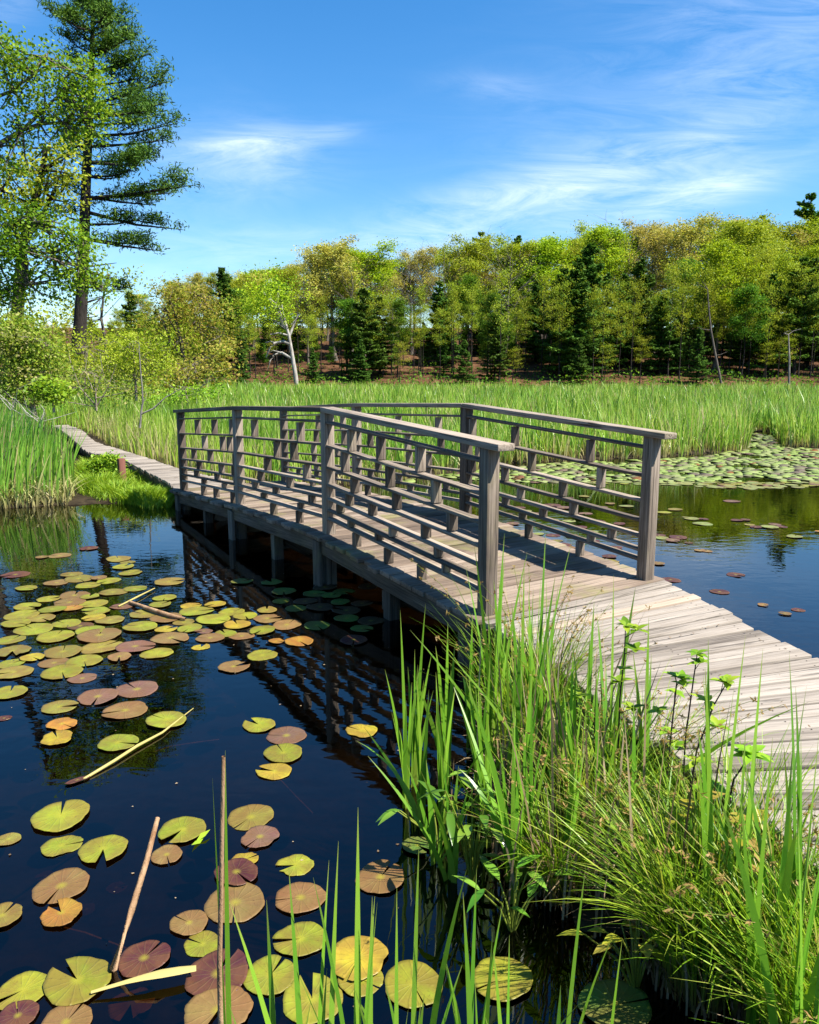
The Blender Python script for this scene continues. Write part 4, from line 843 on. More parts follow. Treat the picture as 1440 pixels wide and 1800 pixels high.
# ------------------------------------------------------------------ lily pads
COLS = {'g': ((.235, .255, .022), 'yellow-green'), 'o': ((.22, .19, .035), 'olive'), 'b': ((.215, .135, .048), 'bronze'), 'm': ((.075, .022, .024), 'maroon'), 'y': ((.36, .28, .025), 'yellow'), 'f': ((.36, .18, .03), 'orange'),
        'n': ((.065, .038, .02), 'dark brown'), 'p': ((.23, .28, .075), 'pale green'), 'd': ((.10, .19, .03), 'shade-darkened green'), 'k': ((.165, .09, .062), 'dusky pink')}  # darkest green: green pads lying in shade, the shade painted into their colour
def pad_mesh(seed, notch, torn):
    r = random.Random(seed); n = 40; ph = [r.uniform(0, 6.28) for _ in range(4)]; V, F = [(0, 0, .012)], []
    rings = (.3, .62, .88, 1.0); a0 = notch
    for q, rr in enumerate(rings):
        for i in range(n + 1):
            f = i / n; a = a0 + (2 * math.pi - 2 * a0) * f
            a += .10 * (1 - rr) * (1 if f < .5 else -1) * 0
            e = 1 + .03 * math.sin(3 * a + ph[0]) + .018 * math.sin(7 * a + ph[1]) + .010 * math.sin(13 * a + ph[2])
            if torn and q >= 2: e -= torn * max(0, math.sin(2 * a + ph[3]) - .55) * (1 if q == 3 else .5) + torn * .12 * r.random()
            edge = .035 if rr == 1.0 else 0
            V.append((math.cos(a) * rr * e, math.sin(a) * rr * e * .97, .010 + .012 * math.sin(2 * a + ph[1]) * rr + edge * (.35 + .3 * math.sin(4 * a + ph[2])) + .16 * max(0, math.sin(a + ph[0]) - .72) * rr ** 3 * (1 if seed % 3 == 1 else .25)))
    m_ = n + 1
    for i in range(n): F.append((0, 1 + i, 2 + i, 2 + i))
    for q in range(3):
        for i in range(n): F.append((1 + q * m_ + i, 1 + (q + 1) * m_ + i, 2 + (q + 1) * m_ + i, 2 + q * m_ + i))
    # underside
    k = len(V); V += [(x, y, z - .02) for x, y, z in V]; F += [tuple(k + v for v in reversed(f)) for f in F]
    for i in range(n): a, b = 1 + 3 * m_ + i, 2 + 3 * m_ + i; F.append((a, a + k, b + k, b))
    tri = []
    for f in F:
        f = [v for j, v in enumerate(f) if v not in f[:j]]
        tri.append((f[0], f[1], f[2]));
        if len(f) == 4: tri.append((f[0], f[2], f[3]))
    o = mesh_np('lily_pad', V, tri, M['pad'], smooth=True); me = o.data; bpy.data.objects.remove(o); return me
PADM = [pad_mesh(i, [.06, .10, .05, .14, .22, .08, .04, .30][i % 8], (.10 if i % 2 else .03) if i < 7 else .35) for i in range(10)]
Z7 = lambda x, y, w_, c, *r: (x * .486, 900 + y * .486, w_ * .486, c) + r
Z8 = lambda x, y, w_, c, *r: (x * .528, 1350 + y * .528, w_ * .528, c) + r
ZR = lambda x, y, w_, c, *r: (1000 + x * .3056, 660 + y * .3056, w_ * .3056, c) + r
ZB = lambda x, y, w_, c, *r: (840 + x * .236, 860 + y * .236, w_ * .236, c) + r
pads = []
for line in """322 133 66 m;152 165 44 b;215 158 78 b;428 171 92 o;462 183 55 o;446 200 76 g;472 222 82 g;55 228 98 m;95 277 78 g;258 229 74 o;204 257 84 b;285 243 100 o;358 240 60 b;318 266 82 g;393 249 84 g;409 292 94 o;488 279 82 g;613 254 104 o;596 312 84 g;580 337 78 g;270 302 104 b;175 316 78 g;252 329 104 b;325 308 70 g;340 332 96 g;100 345 92 g;190 356 92 g;262 349 72 f;346 362 102 g;440 342 80 k;80 374 116 g;150 386 100 o;58 406 100 g;340 385 80 y;398 394 98 o;240 404 100 g;290 413 90 n;122 425 136 g;325 432 108 g;200 453 130 g;360 450 150 b;40 463 96 g;520 371 104 o;600 386 108 b;665 400 74 o;710 360 118 g;690 341 72 y;778 337 76 y;838 362 92 g;770 388 122 g;888 376 90 g;966 357 76 o;968 387 106 b;1038 410 110 b;858 410 100 y;948 431 98 g;815 441 84 g;873 450 90 b;508 418 118 g;600 425 80 y;687 423 92 g;737 434 64 k;616 458 136 b;760 458 100 b;727 490 68 y;568 513 114 g;490 491 134 k;367 490 144 o;228 508 138 o;432 528 88 b;305 541 124 g;225 582 142 g;196 548 104 b;118 529 82 y;45 507 124 o;40 549 100 g;48 583 134 o;298 604 96 k""".split(';'):
    q = line.split(); pads.append(Z7(float(q[0]), float(q[1]), float(q[2]), q[3], 'C'))
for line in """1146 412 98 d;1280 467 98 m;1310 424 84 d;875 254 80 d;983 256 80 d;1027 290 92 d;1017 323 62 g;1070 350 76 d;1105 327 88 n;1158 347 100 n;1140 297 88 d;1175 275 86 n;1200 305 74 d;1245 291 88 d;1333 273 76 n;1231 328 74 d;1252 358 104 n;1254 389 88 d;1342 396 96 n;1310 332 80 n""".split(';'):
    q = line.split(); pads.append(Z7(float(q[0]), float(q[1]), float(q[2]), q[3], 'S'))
# named ones in the open water at lower left: label, notch angle (deg, picture sense)
NL = [Z7(355, 672, 140, 'k', 'dusky pink lily pad left of the pinkish pair below the crowded cluster'), Z7(495, 642, 150, 'k', 'dusky brown-pink lily pad topmost of the loose group under the crowded cluster'),
      Z7(216, 708, 122, 'o', 'olive-bronze lily pad just above two ragged yellow leaves'), Z7(453, 720, 156, 'b', 'bronze lily pad with a yellow heart below the dusky pink pair'),
      Z7(602, 757, 144, 'g', 'yellow-green lily pad above the floating reed end'), Z7(427, 839, 140, 'g', 'yellow-green lily pad touching the slanting floating reed'),
      Z7(225, 771, 108, 'f', 'ragged orange lily pad, upper of a yellowing pair', 8), Z7(207, 823, 116, 'y', 'ragged yellow lily pad, lower of a yellowing pair', 9), Z7(38, 657, 116, 'g', 'yellow-green lily pad cut by the left picture edge above a red one'),
      Z7(15, 747, 50, 'm', 'small dark red lily pad at the left picture edge'), Z7(1083, 470, 106, 'f', 'orange notched lily pad under the right end of the crowded cluster'), Z7(949, 519, 106, 'g', 'bright yellow-green lily pad over the railing reflection'),
      Z7(846, 564, 112, 'b', 'lone bronze lily pad in blue water below the crowded cluster'), Z7(1000, 470, 56, 'f', 'tiny curled orange lily leaf beside the orange notched pad', 9), Z7(936, 773, 120, 'g', 'olive-green lily pad topmost of the column of four'),
      Z7(1036, 810, 138, 'k', 'pinkish brown lily pad second in the column of four'), Z7(1025, 875, 146, 'g', 'round green-olive lily pad third in the column of four'), Z7(991, 940, 126, 'y', 'yellow-green lily pad with brown marks, lowest in column of four'), Z7(1308, 793, 114, 'y', 'folded yellow lily pad floating in the dark railing reflection', 8),
      Z8(203, 165, 184, 'g', 'large olive-green lily pad notched toward lower left, beneath the maroon leaf tip'), Z8(28, 240, 76, 'o', 'small olive lily pad at the left edge beside submerged stems'), Z8(205, 260, 126, 'g', 'small oval yellow-green lily pad under the large olive-green one', 8),
      Z8(344, 276, 154, 'g', 'bright green lily pad with a deep notch toward the viewer', 4), Z8(606, 212, 152, 'g', 'green lily pad right of the slanting brown stick tip', 4), Z8(555, 293, 106, 'b', 'bronze lily pad touching the slanting brown stick'), Z8(835, 165, 150, 'o', 'olive lily pad with toothed notch behind the tall single blade'),
      Z8(866, 233, 126, 'k', 'red-edged curling lily pad under the toothed olive one', 8), Z8(815, 308, 88, 'y', 'small yellow ragged lily leaf lying over a maroon pad', 9), Z8(788, 354, 148, 'm', 'maroon lily pad under the small yellow leaf'), Z8(783, 450, 202, 'b', 'large bronze-olive lily pad behind the dead stalk'),
      Z8(983, 325, 126, 'g', 'spotted yellow-green lily pad above a bronze one'), Z8(1000, 435, 164, 'b', 'bronze lily pad crossed by a green blade'), Z8(1267, 370, 168, 'b', 'round bronze lily pad with a blade shadow near the tussock'), Z8(1000, 573, 172, 'g', 'green lily pad among thin blades at bottom centre'), Z8(630, 520, 122, 'b', 'small bronze lily pad notched away from the viewer'),
      Z8(675, 588, 122, 'g', 'green lily pad half behind the dead stalk'), Z8(205, 397, 182, 'b', 'large bronze lily pad above the torn orange leaf'), Z8(205, 490, 140, 'f', 'torn two-lobed orange lily leaf', 7), Z8(8, 498, 124, 'o', 'olive lily pad cut by the left edge level with the torn orange leaf'), Z8(480, 640, 166, 'm', 'purple-maroon lily pad beside the slanting brown stick'),
      Z8(725, 690, 214, 'm', 'largest maroon lily pad crossed by the dead stalk'), Z8(258, 713, 214, 'g', 'big yellow-green lily pad at lower left beside the stick foot'), Z8(75, 745, 168, 'g', 'big yellow-green lily pad in the lower left corner', 3), Z8(725, 815, 222, 'b', 'olive-bronze lily pad at the bottom edge below the largest maroon'), Z8(900, 695, 172, 'g', 'green lily pad touching the largest maroon one'),
      Z8(1195, 640, 200, 'y', 'yellow lily pad with red blotches behind the bottom blades', 8), Z8(1040, 770, 210, 'g', 'wide green lily pad behind the blades at the bottom edge'), Z8(1200, 705, 150, 'g', 'green lily pad overlapped by the yellow and red one'), Z8(1375, 725, 200, 'g', 'wide green lily pad at the bottom beside the tussock'), Z8(1390, 265, 100, 'd', 'small green lily pad striped by blade shadows beside the tussock'),
      Z8(60, 830, 130, 'm', 'dark red lily pad half under the corner pad'), Z8(220, 850, 160, 'b', 'bronze lily pad cut by the bottom edge at lower left'), (883, 1725, 102, 'g', 'lone olive-green lily pad with stem shadows below the tussock'), (1082, 1772, 122, 'd', 'green lily pad in shade under the sedge at the bottom edge')]
pads += NL
for line in """938 724 92 k;612 773 80 o;547 789 80 g;700 824 98 p;775 827 60 m;770 854 110 p;965 835 66 m;1015 833 60 m;1040 860 60 o;1075 874 70 m;1155 874 96 p;1185 859 70 k;1228 871 60 m;1298 929 94 p;520 920 70 m;628 933 104 m;530 935 90 p;600 952 90 k;690 965 50 n;755 1008 70 b;795 1012 60 b;515 1085 75 b;585 1178 112 m;962 1148 112 m;867 1245 108 m;1118 1322 66 b;1243 1373 70 b;1320 1350 76 m;1435 900 40 f""".split(';'):
    q = line.split(); pads.append(ZR(float(q[0]), float(q[1]), float(q[2]), q[3], 'R'))
for line in """555 122 130 m;640 140 110 k;405 100 90 m;310 137 90 m;360 165 90 p;430 187 100 m;680 65 70 m;790 55 80 o;985 110 80 b;925 135 90 k;1108 128 106 p;1055 260 90 m;800 182 110 k;680 240 100 p;890 243 130 m;760 285 110 m;840 320 110 p;640 415 120 m;680 435 100 b;590 385 90 o;980 505 110 m;985 540 130 o;1030 440 100 m;220 188 80 m;300 315 130 m;260 260 100 k;480 290 80 p;450 335 90 p;560 345 110 m;560 230 90 p;700 350 90 k;870 390 80 m""".split(';'):
    q = line.split(); pads.append(ZB(float(q[0]), float(q[1]), float(q[2]), q[3], 'B'))
# front rows of the far pad mat that still read one by one
mat_ind, mat_rest = [], []
MATP = [tuple(P(x, y)[:2]) for x, y in ((690, 850), (800, 842), (900, 848), (1000, 850), (1150, 852), (1250, 858), (1340, 860), (1440, 856), (1700, 852), (1700, 792), (1440, 789), (1370, 786), (1352, 765), (1310, 762), (1300, 790), (1240, 803), (1150, 808), (1000, 812), (900, 822), (800, 832), (700, 842))]
cand = [(random.uniform(-2, 18), random.uniform(12, 25)) for _ in range(40000)]
cx_ = np.array(cand); cx_ = cx_[inside(MATP, cx_[:, 0], cx_[:, 1])]
taken = []; cell = {}
for (x, y) in cx_:
    rr = random.uniform(.07, .15); ok = True; ci, cj = int(x / .4), int(y / .4)
    for a in (ci - 1, ci, ci + 1):
        for b in (cj - 1, cj, cj + 1):
            for (u, v, w2) in cell.get((a, b), ()):
                if math.hypot(x - u, y - v) < (rr + w2) * .66: ok = False
    if ok and math.sin(x * 1.7 + y) * math.cos(y * 1.9 - x * .6) < .72: cell.setdefault((ci, cj), []).append((x, y, rr)); taken.append((x, y, rr))
taken.sort(key=lambda q: q[1]); 
lvl = 0; zcnt = {}
def add_pad(x, y, rad, code, label, var=None, group=None, rot=None, z=None):
    c = [q * .69 for q in COLS[code][0]]; o = bpy.data.objects.new('lily_pad', PADM[random.randrange(8) if var is None else var]); col.objects.link(o)
    o.location = (x, y, (.004 + .004 * random.random()) if z is None else z); o.scale = (rad, rad * random.uniform(.9, 1.0), rad * .75); o.rotation_euler = (random.gauss(0, .012), random.gauss(0, .012), random.uniform(0, 6.28) if rot is None else rot)
    v = random.uniform(.85, 1.15); o.color = (c[0] * v * random.uniform(.93, 1.07), c[1] * v, c[2] * v, 1); tag(o, label, 'lily pad', group); return o
ZN = {'C': ('in the crowded cluster left of bridge', 'lily pads crowded on the left water'), 'S': ('in the shade beside the bridge piles', 'lily pads in the bridge shade'), 'R': ('on open water right of end post', 'lily pads on the right-hand water'), 'B': ('beyond the right railing slats', 'lily pads behind the right railing')}
seq = {}
bridgeline = [L0, L0 + D2 * 3 * BAY]
for q in sorted(pads, key=lambda q: -q[1]):
    px, py, w_, code, lab = q[:5]; var = q[5] if len(q) > 5 else None
    p = P(px, py); dep = p[1] * CP + EYE * SP; rad = w_ / FPX * dep / 2 * 1.05; grp = None
    if lab in ZN:
        k = (code, lab); seq[k] = seq.get(k, 0) + 1; zone, grp = ZN[lab]
        lab = '%s lily pad, %snearest of its colour %s' % (COLS[code][1], '' if seq[k] == 1 else ORD[seq[k] - 1] + ' ', zone)
    else: grp = 'lily pads on the open lower left water'
    lvl += 1; add_pad(p[0], p[1], rad, code, lab, var, grp, z=.002 + .002 * (lvl % 5))
nI = 0
for i, (x, y, rr) in enumerate(taken):
    if nI < 70 and abs(x) < .55 * y: mat_ind.append((x, y, rr)); nI += 1
    else: mat_rest.append((x, y, rr))
mc = {}
for (x, y, rr) in sorted(mat_ind):
    code = random.choice('pppppgook'); mc[code] = mc.get(code, 0) + 1
    add_pad(x, y, rr, code, '%s lily pad, %s of its colour from left on the far mat fringe' % (COLS[code][1], ORD[mc[code] - 1]), None, 'lily pads on the fringe of the far mat')
# rest of the mat: one object
V, F, Rn, n = [], [], [], 0
for (x, y, rr) in mat_rest:
    k = 14; a0 = random.uniform(0, 6.28); til = (random.gauss(0, .03), random.gauss(0, .03)); r_ = random.random(); up = random.random() < .035
    if up: til = (random.uniform(-.25, .25), random.uniform(-.2, .3)); r_ = random.uniform(1.1, 1.3); rr *= .75
    ring = []
    for i in range(k):
        a = a0 + .1 + (6.283 - .2) * i / (k - 1); e = rr * (1 + .05 * math.sin(3 * a + a0)); dx, dy = math.cos(a) * e, math.sin(a) * e
        ring.append((x + dx, y + dy, .012 + max(-.008, dx * til[0] + dy * til[1]) + .006 * math.sin(2 * a)))
    V.append((x, y, .008)); V += ring; V += [(p_[0], p_[1], p_[2] - .006) for p_ in ring]
    for i in range(k - 1): F.append((n, n + 1 + i, n + 2 + i)); F.append((n + 1 + i, n + 1 + k + i, n + 2 + k + i)); F.append((n + 1 + i, n + 2 + k + i, n + 2 + i))
    n += 2 * k + 1; Rn += [r_] * (2 * k + 1)
m, nt = new_mat('far_lily_pads'); c = ramp(nt, math_(nt, 'MULTIPLY', attr(nt, 'rnd').outputs['Fac'], .75), [(0, (.13, .18, .035)), (.28, (.17, .22, .05)), (.5, (.18, .20, .07)), (.6, (.12, .12, .05)), (.72, (.10, .07, .05)), (.85, (.11, .045, .012)), (1, (.16, .07, .015))]).outputs[0]
b = nt.nodes.new('ShaderNodeBsdfPrincipled'); nt.links.new(c, b.inputs['Base Color']); b.inputs['Roughness'].default_value = .55; b.inputs['Specular IOR Level'].default_value = .2; out(nt, b.outputs[0])
tag(mesh_np('lily_pad_mat', V, F, m, rnd=np.array(Rn)), 'dense mat of pale lily pads in front of the far cattails', 'lily pads', kind='stuff')
# submerged leaves seen through the water
for px, py, w_, code, lab, zz in ((80, 1540, 36, 'm', 'dim maroon leaf sunk under the water behind the large bronze pad', -.05), (205, 1560, 38, 'm', 'dim red leaf sunk right of the large bronze pad', -.07), (230, 1765, 82, 'f', 'brown folded leaf sunk between the corner pads', -.06), (152, 1598, 34, 'n', 'dim brown leaf sunk beside the torn orange leaf', -.08), (475, 1580, 18, 'm', 'tiny dim red leaf sunk behind the tall single blade', -.05)):
    p = P(px, py, zz); add_pad(p[0], p[1], w_ / FPX * (p[1] * CP + EYE * SP) / 2, code, lab, 7, 'sunken leaves', z=zz)

# ------------------------------------------------------------------ floating and standing dead stems
def stem(name, pts, rad, mat, label, cat, sides=7):
    A = Acc(); o0 = np.array(pts[0]); A.tube([np.array(p) - o0 for p in pts], rad, sides); o = A.build(name, M[mat], None, True); o.location = o0; tag(o, label, cat); return o
stem('dead_stick', [P(190, 1722, -.12), P(200, 1702, .02), P(232, 1600, .16), P(258, 1512, .26), P(277, 1438, .33)], [.012, .012, .0105, .0095, .008], 'deadstalk', 'brown broken stick slanting out of the water among lily pads', 'stick')
b = np.array([at(388, 1800, 1.45)[0], 1.45, -.2]); stem('dead_stalk', [b, at(388, 1790, 1.45), at(386, 1700, 1.45), at(389, 1560, 1.45), at(391, 1430, 1.45), at(393, 1330, 1.45)], [.006, .006, .0055, .005, .0045, .004], 'deadstalk', 'tall thin brown dead stalk standing beside the single green blade', 'stalk')
stem('floating_reed', [P(120, 1388, -.03), P(150, 1368, .006), P(200, 1338, .012), P(240, 1312, .014), P(285, 1288, .012), P(340, 1245, .006)], [.004, .007, .008, .008, .006, .002], 'straw', 'long straw reed floating past the green pad and maroon leaf', 'reed')
stem('floating_twig', [P(228, 1058, .02), P(262, 1070, .03), P(300, 1082, .03), P(326, 1088, .02)], [.012, .016, .016, .01], 'deadstalk', 'pale dead twig lying across the crowded lily pads', 'twig')
stem('floating_twig', [P(208, 1066, .012), P(240, 1050, .02), P(272, 1034, .015)], [.006, .008, .004], 'straw', 'thin straw lying above the pale twig on the crowded pads', 'twig')
A = Acc(); p0, p1 = P(160, 1745, .015), P(345, 1702, .03); d = p1 - p0; sd = np.array([-d[1], d[0], 0]) / np.linalg.norm(d[:2])
ts = np.linspace(0, 1, 7); cc = p0 + d * ts[:, None] + np.array([0, 0, 1]) * (.01 * np.sin(ts * 3.14))[:, None]; wv = .018 * np.array([.25, .4, .5, .75, 1, .95, .7]); 
VV = np.stack([cc - sd * wv[:, None], cc + np.array([0, 0, .006]), cc + sd * wv[:, None]], 1).reshape(-1, 3); FF = [(i * 3 + j, i * 3 + j + 1, i * 3 + j + 4, i * 3 + j + 3) for i in range(6) for j in range(2)]
A.add(VV, FF, .8); tag(A.build('dead_reed_leaf', M['straw'], None, True), 'flat yellow dead blade floating between green and maroon pads', 'blade')
A = Acc(); p = P(348, 1478, .01); A.leaves(np.array([p, p + np.array([.012, .03, .002])]), .08, [.9, 1], aspect=.3, up=3); tag(A.build('floating_leaf', M['brightbush']), 'small bright green pointed leaf floating by the green notched pad', 'leaf')
for pts, lab in (([(110, 1630), (150, 1640), (190, 1655), (228, 1670)], 'yellowish stem trailing from the torn orange leaf'), ([(270, 1322), (300, 1312), (345, 1305), (385, 1300)], 'thin trailing stem right of the ragged yellow pads'), ([(490, 1368), (520, 1400), (550, 1430)], 'dim stem trailing below the column of four pads')):
    stem('pad_stem', [P(x, y, -.006 - .004 * i) for i, (x, y) in enumerate(pts)], .0035, 'deadstalk', lab, 'stem', 5)
# maroon curled leaf at the reed's tip
add_pad(*P(136, 1374)[:2], .035, 'm', 'narrow maroon leaf at the tip of the floating reed', 8, rot=.7).scale = (.055, .022, .05)

# ------------------------------------------------------------------ foreground plants
GF = 'cattails in the tussock beside the walkway'
def cattail(tip, Dt, n, label, group, spread=.07, w_=.0235, dmat='cattail', base=None, low=.55):
    """a cattail shoot: a fan of stiff blades from one foot; tip is the picture point of its tallest blade"""
    tp_ = at(*tip, Dt)
    bx = tp_[0] + random.gauss(0, .04) if base is None else base[0]; by = Dt + random.gauss(0, .03) if base is None else base[1]
    b0 = np.array([bx, by, max(-.05, float(gz(np.array([bx]), np.array([by]))[0])) - .03]); root = empty('cattail', b0)
    for i in range(n + 2 if n > 3 else n):
        H = (tp_[2] - b0[2]) * (1 if i == 0 else random.uniform(low, .97))
        if i == 0: az = math.atan2(tp_[1] - by, tp_[0] - bx); ln = math.hypot(tp_[0] - bx, tp_[1] - by) / H
        else: az = random.uniform(0, 6.28); ln = abs(random.gauss(0, spread)) + .03
        A = Acc(); f = random.gauss(.45, .5 if i else .15)
        V, F, T_, m_ = blades([(random.gauss(0, .008), random.gauss(0, .008), 0)], H, w_ * random.uniform(.7, 1.15), az, ln + (.45 if i and random.random() < .1 and group == GF else 0), f, S=9, p=1.7, droop=.35 if i and random.random() < .1 else 0)
        A.add(V, F, min(max(random.gauss(.5, .22), 0), 1), T_); o = A.build('blade', M[dmat], root, True)
    tag(root, label, 'cattail', group)
GF = 'cattails in the tussock beside the walkway'
for i, (tip, Dt, n) in enumerate([((703, 1072), 3.0, 5), ((747, 1062), 3.15, 5), ((790, 1095), 3.3, 6), ((832, 1078), 3.5, 6), ((880, 1010), 3.6, 6), ((888, 938), 3.3, 6), ((925, 985), 3.1, 6), ((952, 935), 3.4, 5), ((985, 1028), 3.2, 6), ((1045, 1058), 3.1, 5), ((1078, 1010), 2.9, 5), ((1140, 1085), 2.8, 4), ((770, 1180), 2.9, 6), ((855, 1150), 3.0, 6), ((905, 1100), 3.0, 6), ((960, 1125), 2.9, 5), ((1010, 1140), 2.8, 5), ((838, 1240), 2.75, 6), ((735, 1190), 2.85, 5), ((930, 1180), 2.75, 6), ((985, 1200), 2.7, 5), ((1050, 1180), 2.65, 5), ((880, 1290), 2.6, 5), ((1020, 1300), 2.5, 5), ((1110, 1230), 2.55, 4)]):
    cattail(tip, Dt, n, 'cattail clump, %s from left between the near post and the walkway' % ORD[i], GF, .09)
for i, (tip, Dt, n, b) in enumerate([((815, 1190), 2.45, 8, P(905, 1600, -.03)), ((775, 1330), 2.5, 6, P(795, 1560, -.03)), ((716, 1340), 2.6, 4, P(765, 1530, -.03)), ((930, 1215), 2.55, 6, P(925, 1560, -.03))]):
    cattail(tip, Dt, n, 'pale-footed cattail fan in dark water left of the sedge, %s of its row' % ORD[i], GF, .14, base=b)
for i, (tip, Dt, n) in enumerate([((1240, 1122), 2.3, 4), ((1308, 1118), 2.25, 4), ((1240, 1170), 2.1, 3), ((1335, 1140), 2.05, 4), ((1388, 1148), 1.95, 5), ((1425, 1205), 1.85, 5), ((1372, 1300), 1.75, 4), ((1440, 1290), 1.6, 4), ((1410, 1420), 1.5, 4)]):
    cattail(tip, Dt, n, 'tall cattail overlapping the walkway planks at right, %s from left' % ORD[i], 'cattails overlapping the right planks', .12, w_=.022)
for i, (tip, Dt, n) in enumerate([((397, 1320), 1.45, 2), ((470, 1590), 1.35, 4), ((508, 1530), 1.35, 4), ((583, 1478), 1.4, 4), ((630, 1415), 1.45, 5), ((665, 1580), 1.4, 5), ((710, 1560), 1.4, 5), ((742, 1480), 1.5, 4), ((822, 1570), 1.5, 4), ((845, 1525), 1.6, 4), ((905, 1640), 1.6, 3), ((1025, 1530), 1.6, 3), ((1090, 1640), 1.5, 3)]):
    cattail(tip, Dt, n, ('single tall green blade beside the brown dead stalk' if i == 0 else 'green cattail blades rising from the bottom edge, %s from left' % ORD[i]), 'cattails along the bottom edge', (.14 if i else .04), w_=.0175 if i else .0125, low=.5)

def tussock(cx, cy, rad, n, h0, h1, mat, label, w_=.0042, lean=(.25, .95), name='sedge_tussock', dead=.07, z=.02, stalk=0):
    root = empty(name, (cx, cy, 0)); A = Acc(); a = rng.uniform(0, 6.28, n); r = rad * np.sqrt(rng.random(n)); x, y = np.cos(a) * r, np.sin(a) * r
    az = a + rng.normal(size=n) * .7; rn = np.clip(rng.normal(size=n) * .24 + .42, 0, .8); rn = np.where(rng.random(n) < dead, 1, rn)
    A.blades(np.stack([x, y, np.full(n, z)], 1), rng.uniform(h0, h1, n), w_ * rng.uniform(.7, 1.3, n), az, rng.uniform(*lean, n), az + 1.57 + rng.normal(size=n) * .5, S=7, p=1.9, droop=rng.uniform(.05, .42, n), rnd=rn)
    A.build('blades', M[mat], root, True)
    A = Acc(); m_ = n // 5; a = rng.uniform(0, 6.28, m_); r = rad * np.sqrt(rng.random(m_)) * 1.05
    A.blades(np.stack([np.cos(a) * r, np.sin(a) * r, np.full(m_, -.03)], 1), rng.uniform(.1, .42, m_) * (h1 / .6), w_ * 1.3, rng.uniform(0, 6.28, m_), rng.uniform(.05, .8, m_), rng.uniform(0, 3, m_), S=4, droop=.25, rnd=rng.random(m_)); A.build('dead_stems', M['dead_stems'], root, True)
    if stalk:                                               # thin flowering stems with buff spikelets
        A = Acc()
        for k in range(stalk):
            a0 = random.uniform(0, 6.28); r0 = rad * .7 * random.random(); l = random.uniform(.15, .75); H = h1 * random.uniform(.75, 1.2); b = np.array([math.cos(a0) * r0, math.sin(a0) * r0, .02]); ts = np.linspace(0, 1, 7)
            pts = b + np.stack([math.cos(a0) * l * H * ts ** 2, math.sin(a0) * l * H * ts ** 2, H * (ts - .18 * ts ** 3)], 1); A.tube(pts, [.0017] * 5 + [.0013, .0008], 4, .15)
            for q in np.linspace(.72, 1.0, random.randint(3, 6)):
                c = np.array([np.interp(q, ts, pts[:, j]) for j in range(3)]); A.leaves(c + rng.normal(size=(5, 3)) * .005, rng.uniform(.014, .026, 5), rng.uniform(.8, 1, 5), aspect=.3)
        A.build('flower_stems', M['spikelet'], root, True)
    tag(root, label, 'sedge', 'sedge tussocks beside the walkway'); return root
tussock(.92, 2.10, .20, 1000, .36, .66, 'sedge', 'large bright sedge tussock arching toward the viewer at lower right', w_=.0062, stalk=26, lean=(.1, .85))
tussock(1.12, 1.74, .20, 1000, .4, .70, 'sedge', 'sedge tussock in the lower right corner under tall cattails', w_=.006, stalk=8, lean=(.1, .7))
tussock(.72, 2.72, .16, 300, .4, .7, 'sedge', 'sedge tussock mixed with brown stalks beside the pale-footed cattail fan', w_=.0055, stalk=12, lean=(.08, .6))
tussock(.94, 2.95, .16, 520, .3, .58, 'sedge', 'sedge tussock against the walkway edge below the small saplings', w_=.005, stalk=14)
tussock(.56, 3.42, .2, 260, .5, .9, 'sedge', 'upright sedge tussock among cattails in front of the near post', w_=.005, lean=(.08, .55), stalk=22)
tussock(.70, 3.85, .14, 200, .4, .7, 'sedge', 'small sedge tussock at the foot of the near post', w_=.005, lean=(.1, .55), stalk=10)
tussock(1.12, 2.40, .14, 600, .3, .6, 'sedge', 'low dark-footed sedge tussock tucked under the plank ends', w_=.005, stalk=5)
tussock(.52, 2.46, .08, 220, .3, .55, 'sedge', 'small thin sedge tuft at the water beside the lone olive pad', w_=.0048, lean=(.2, .9), stalk=4)
# brown standing stalks inside the tussock
A = Acc(); root = empty('dead_stalks', (.62, 2.75, 0)); n = 100; x, y = rng.normal(size=n) * .16, rng.normal(size=n) * .3; k = inside(BANK, x + .62, y + 2.75); x, y = x[k], y[k]; n = len(x)
A.blades(np.stack([x, y, np.full(n, -.03)], 1), rng.uniform(.3, .85, n), rng.uniform(.006, .014, n), rng.uniform(0, 6.28, n), rng.uniform(.02, .3, n), rng.uniform(-.8, .8, n), S=4, rnd=rng.random(n))
o = A.build('dead_stems', M['dead_stems'], root, True); tag(root, 'bundle of brown dead cattail stalks standing inside the green tussock', 'dead stalks')  # this mesh is the standing brown stalks themselves
# litter of fallen dead blades on the bank
A = Acc(); x, y = scatter(9000, -.2, 1.5, 1.2, 4.6, BANK); k = (x < 1.35) & (dist_line(BANK[:8], x, y) > .16); x, y = x[k], y[k]; n = len(x)
A.blades(np.stack([x, y, np.maximum(gz(x, y), -.05) + rng.random(n) * .08], 1), rng.uniform(.06, .22, n), rng.uniform(.004, .012, n), rng.uniform(0, 6.28, n), rng.uniform(.5, 1.6, n), rng.uniform(0, 3, n), S=3, droop=.5, rnd=rng.random(n) * .6)
tag(A.build('bank_litter', M['dead_stems'], None, True), 'dead blades littering the dark bank under the tussocks', 'litter', kind='stuff')

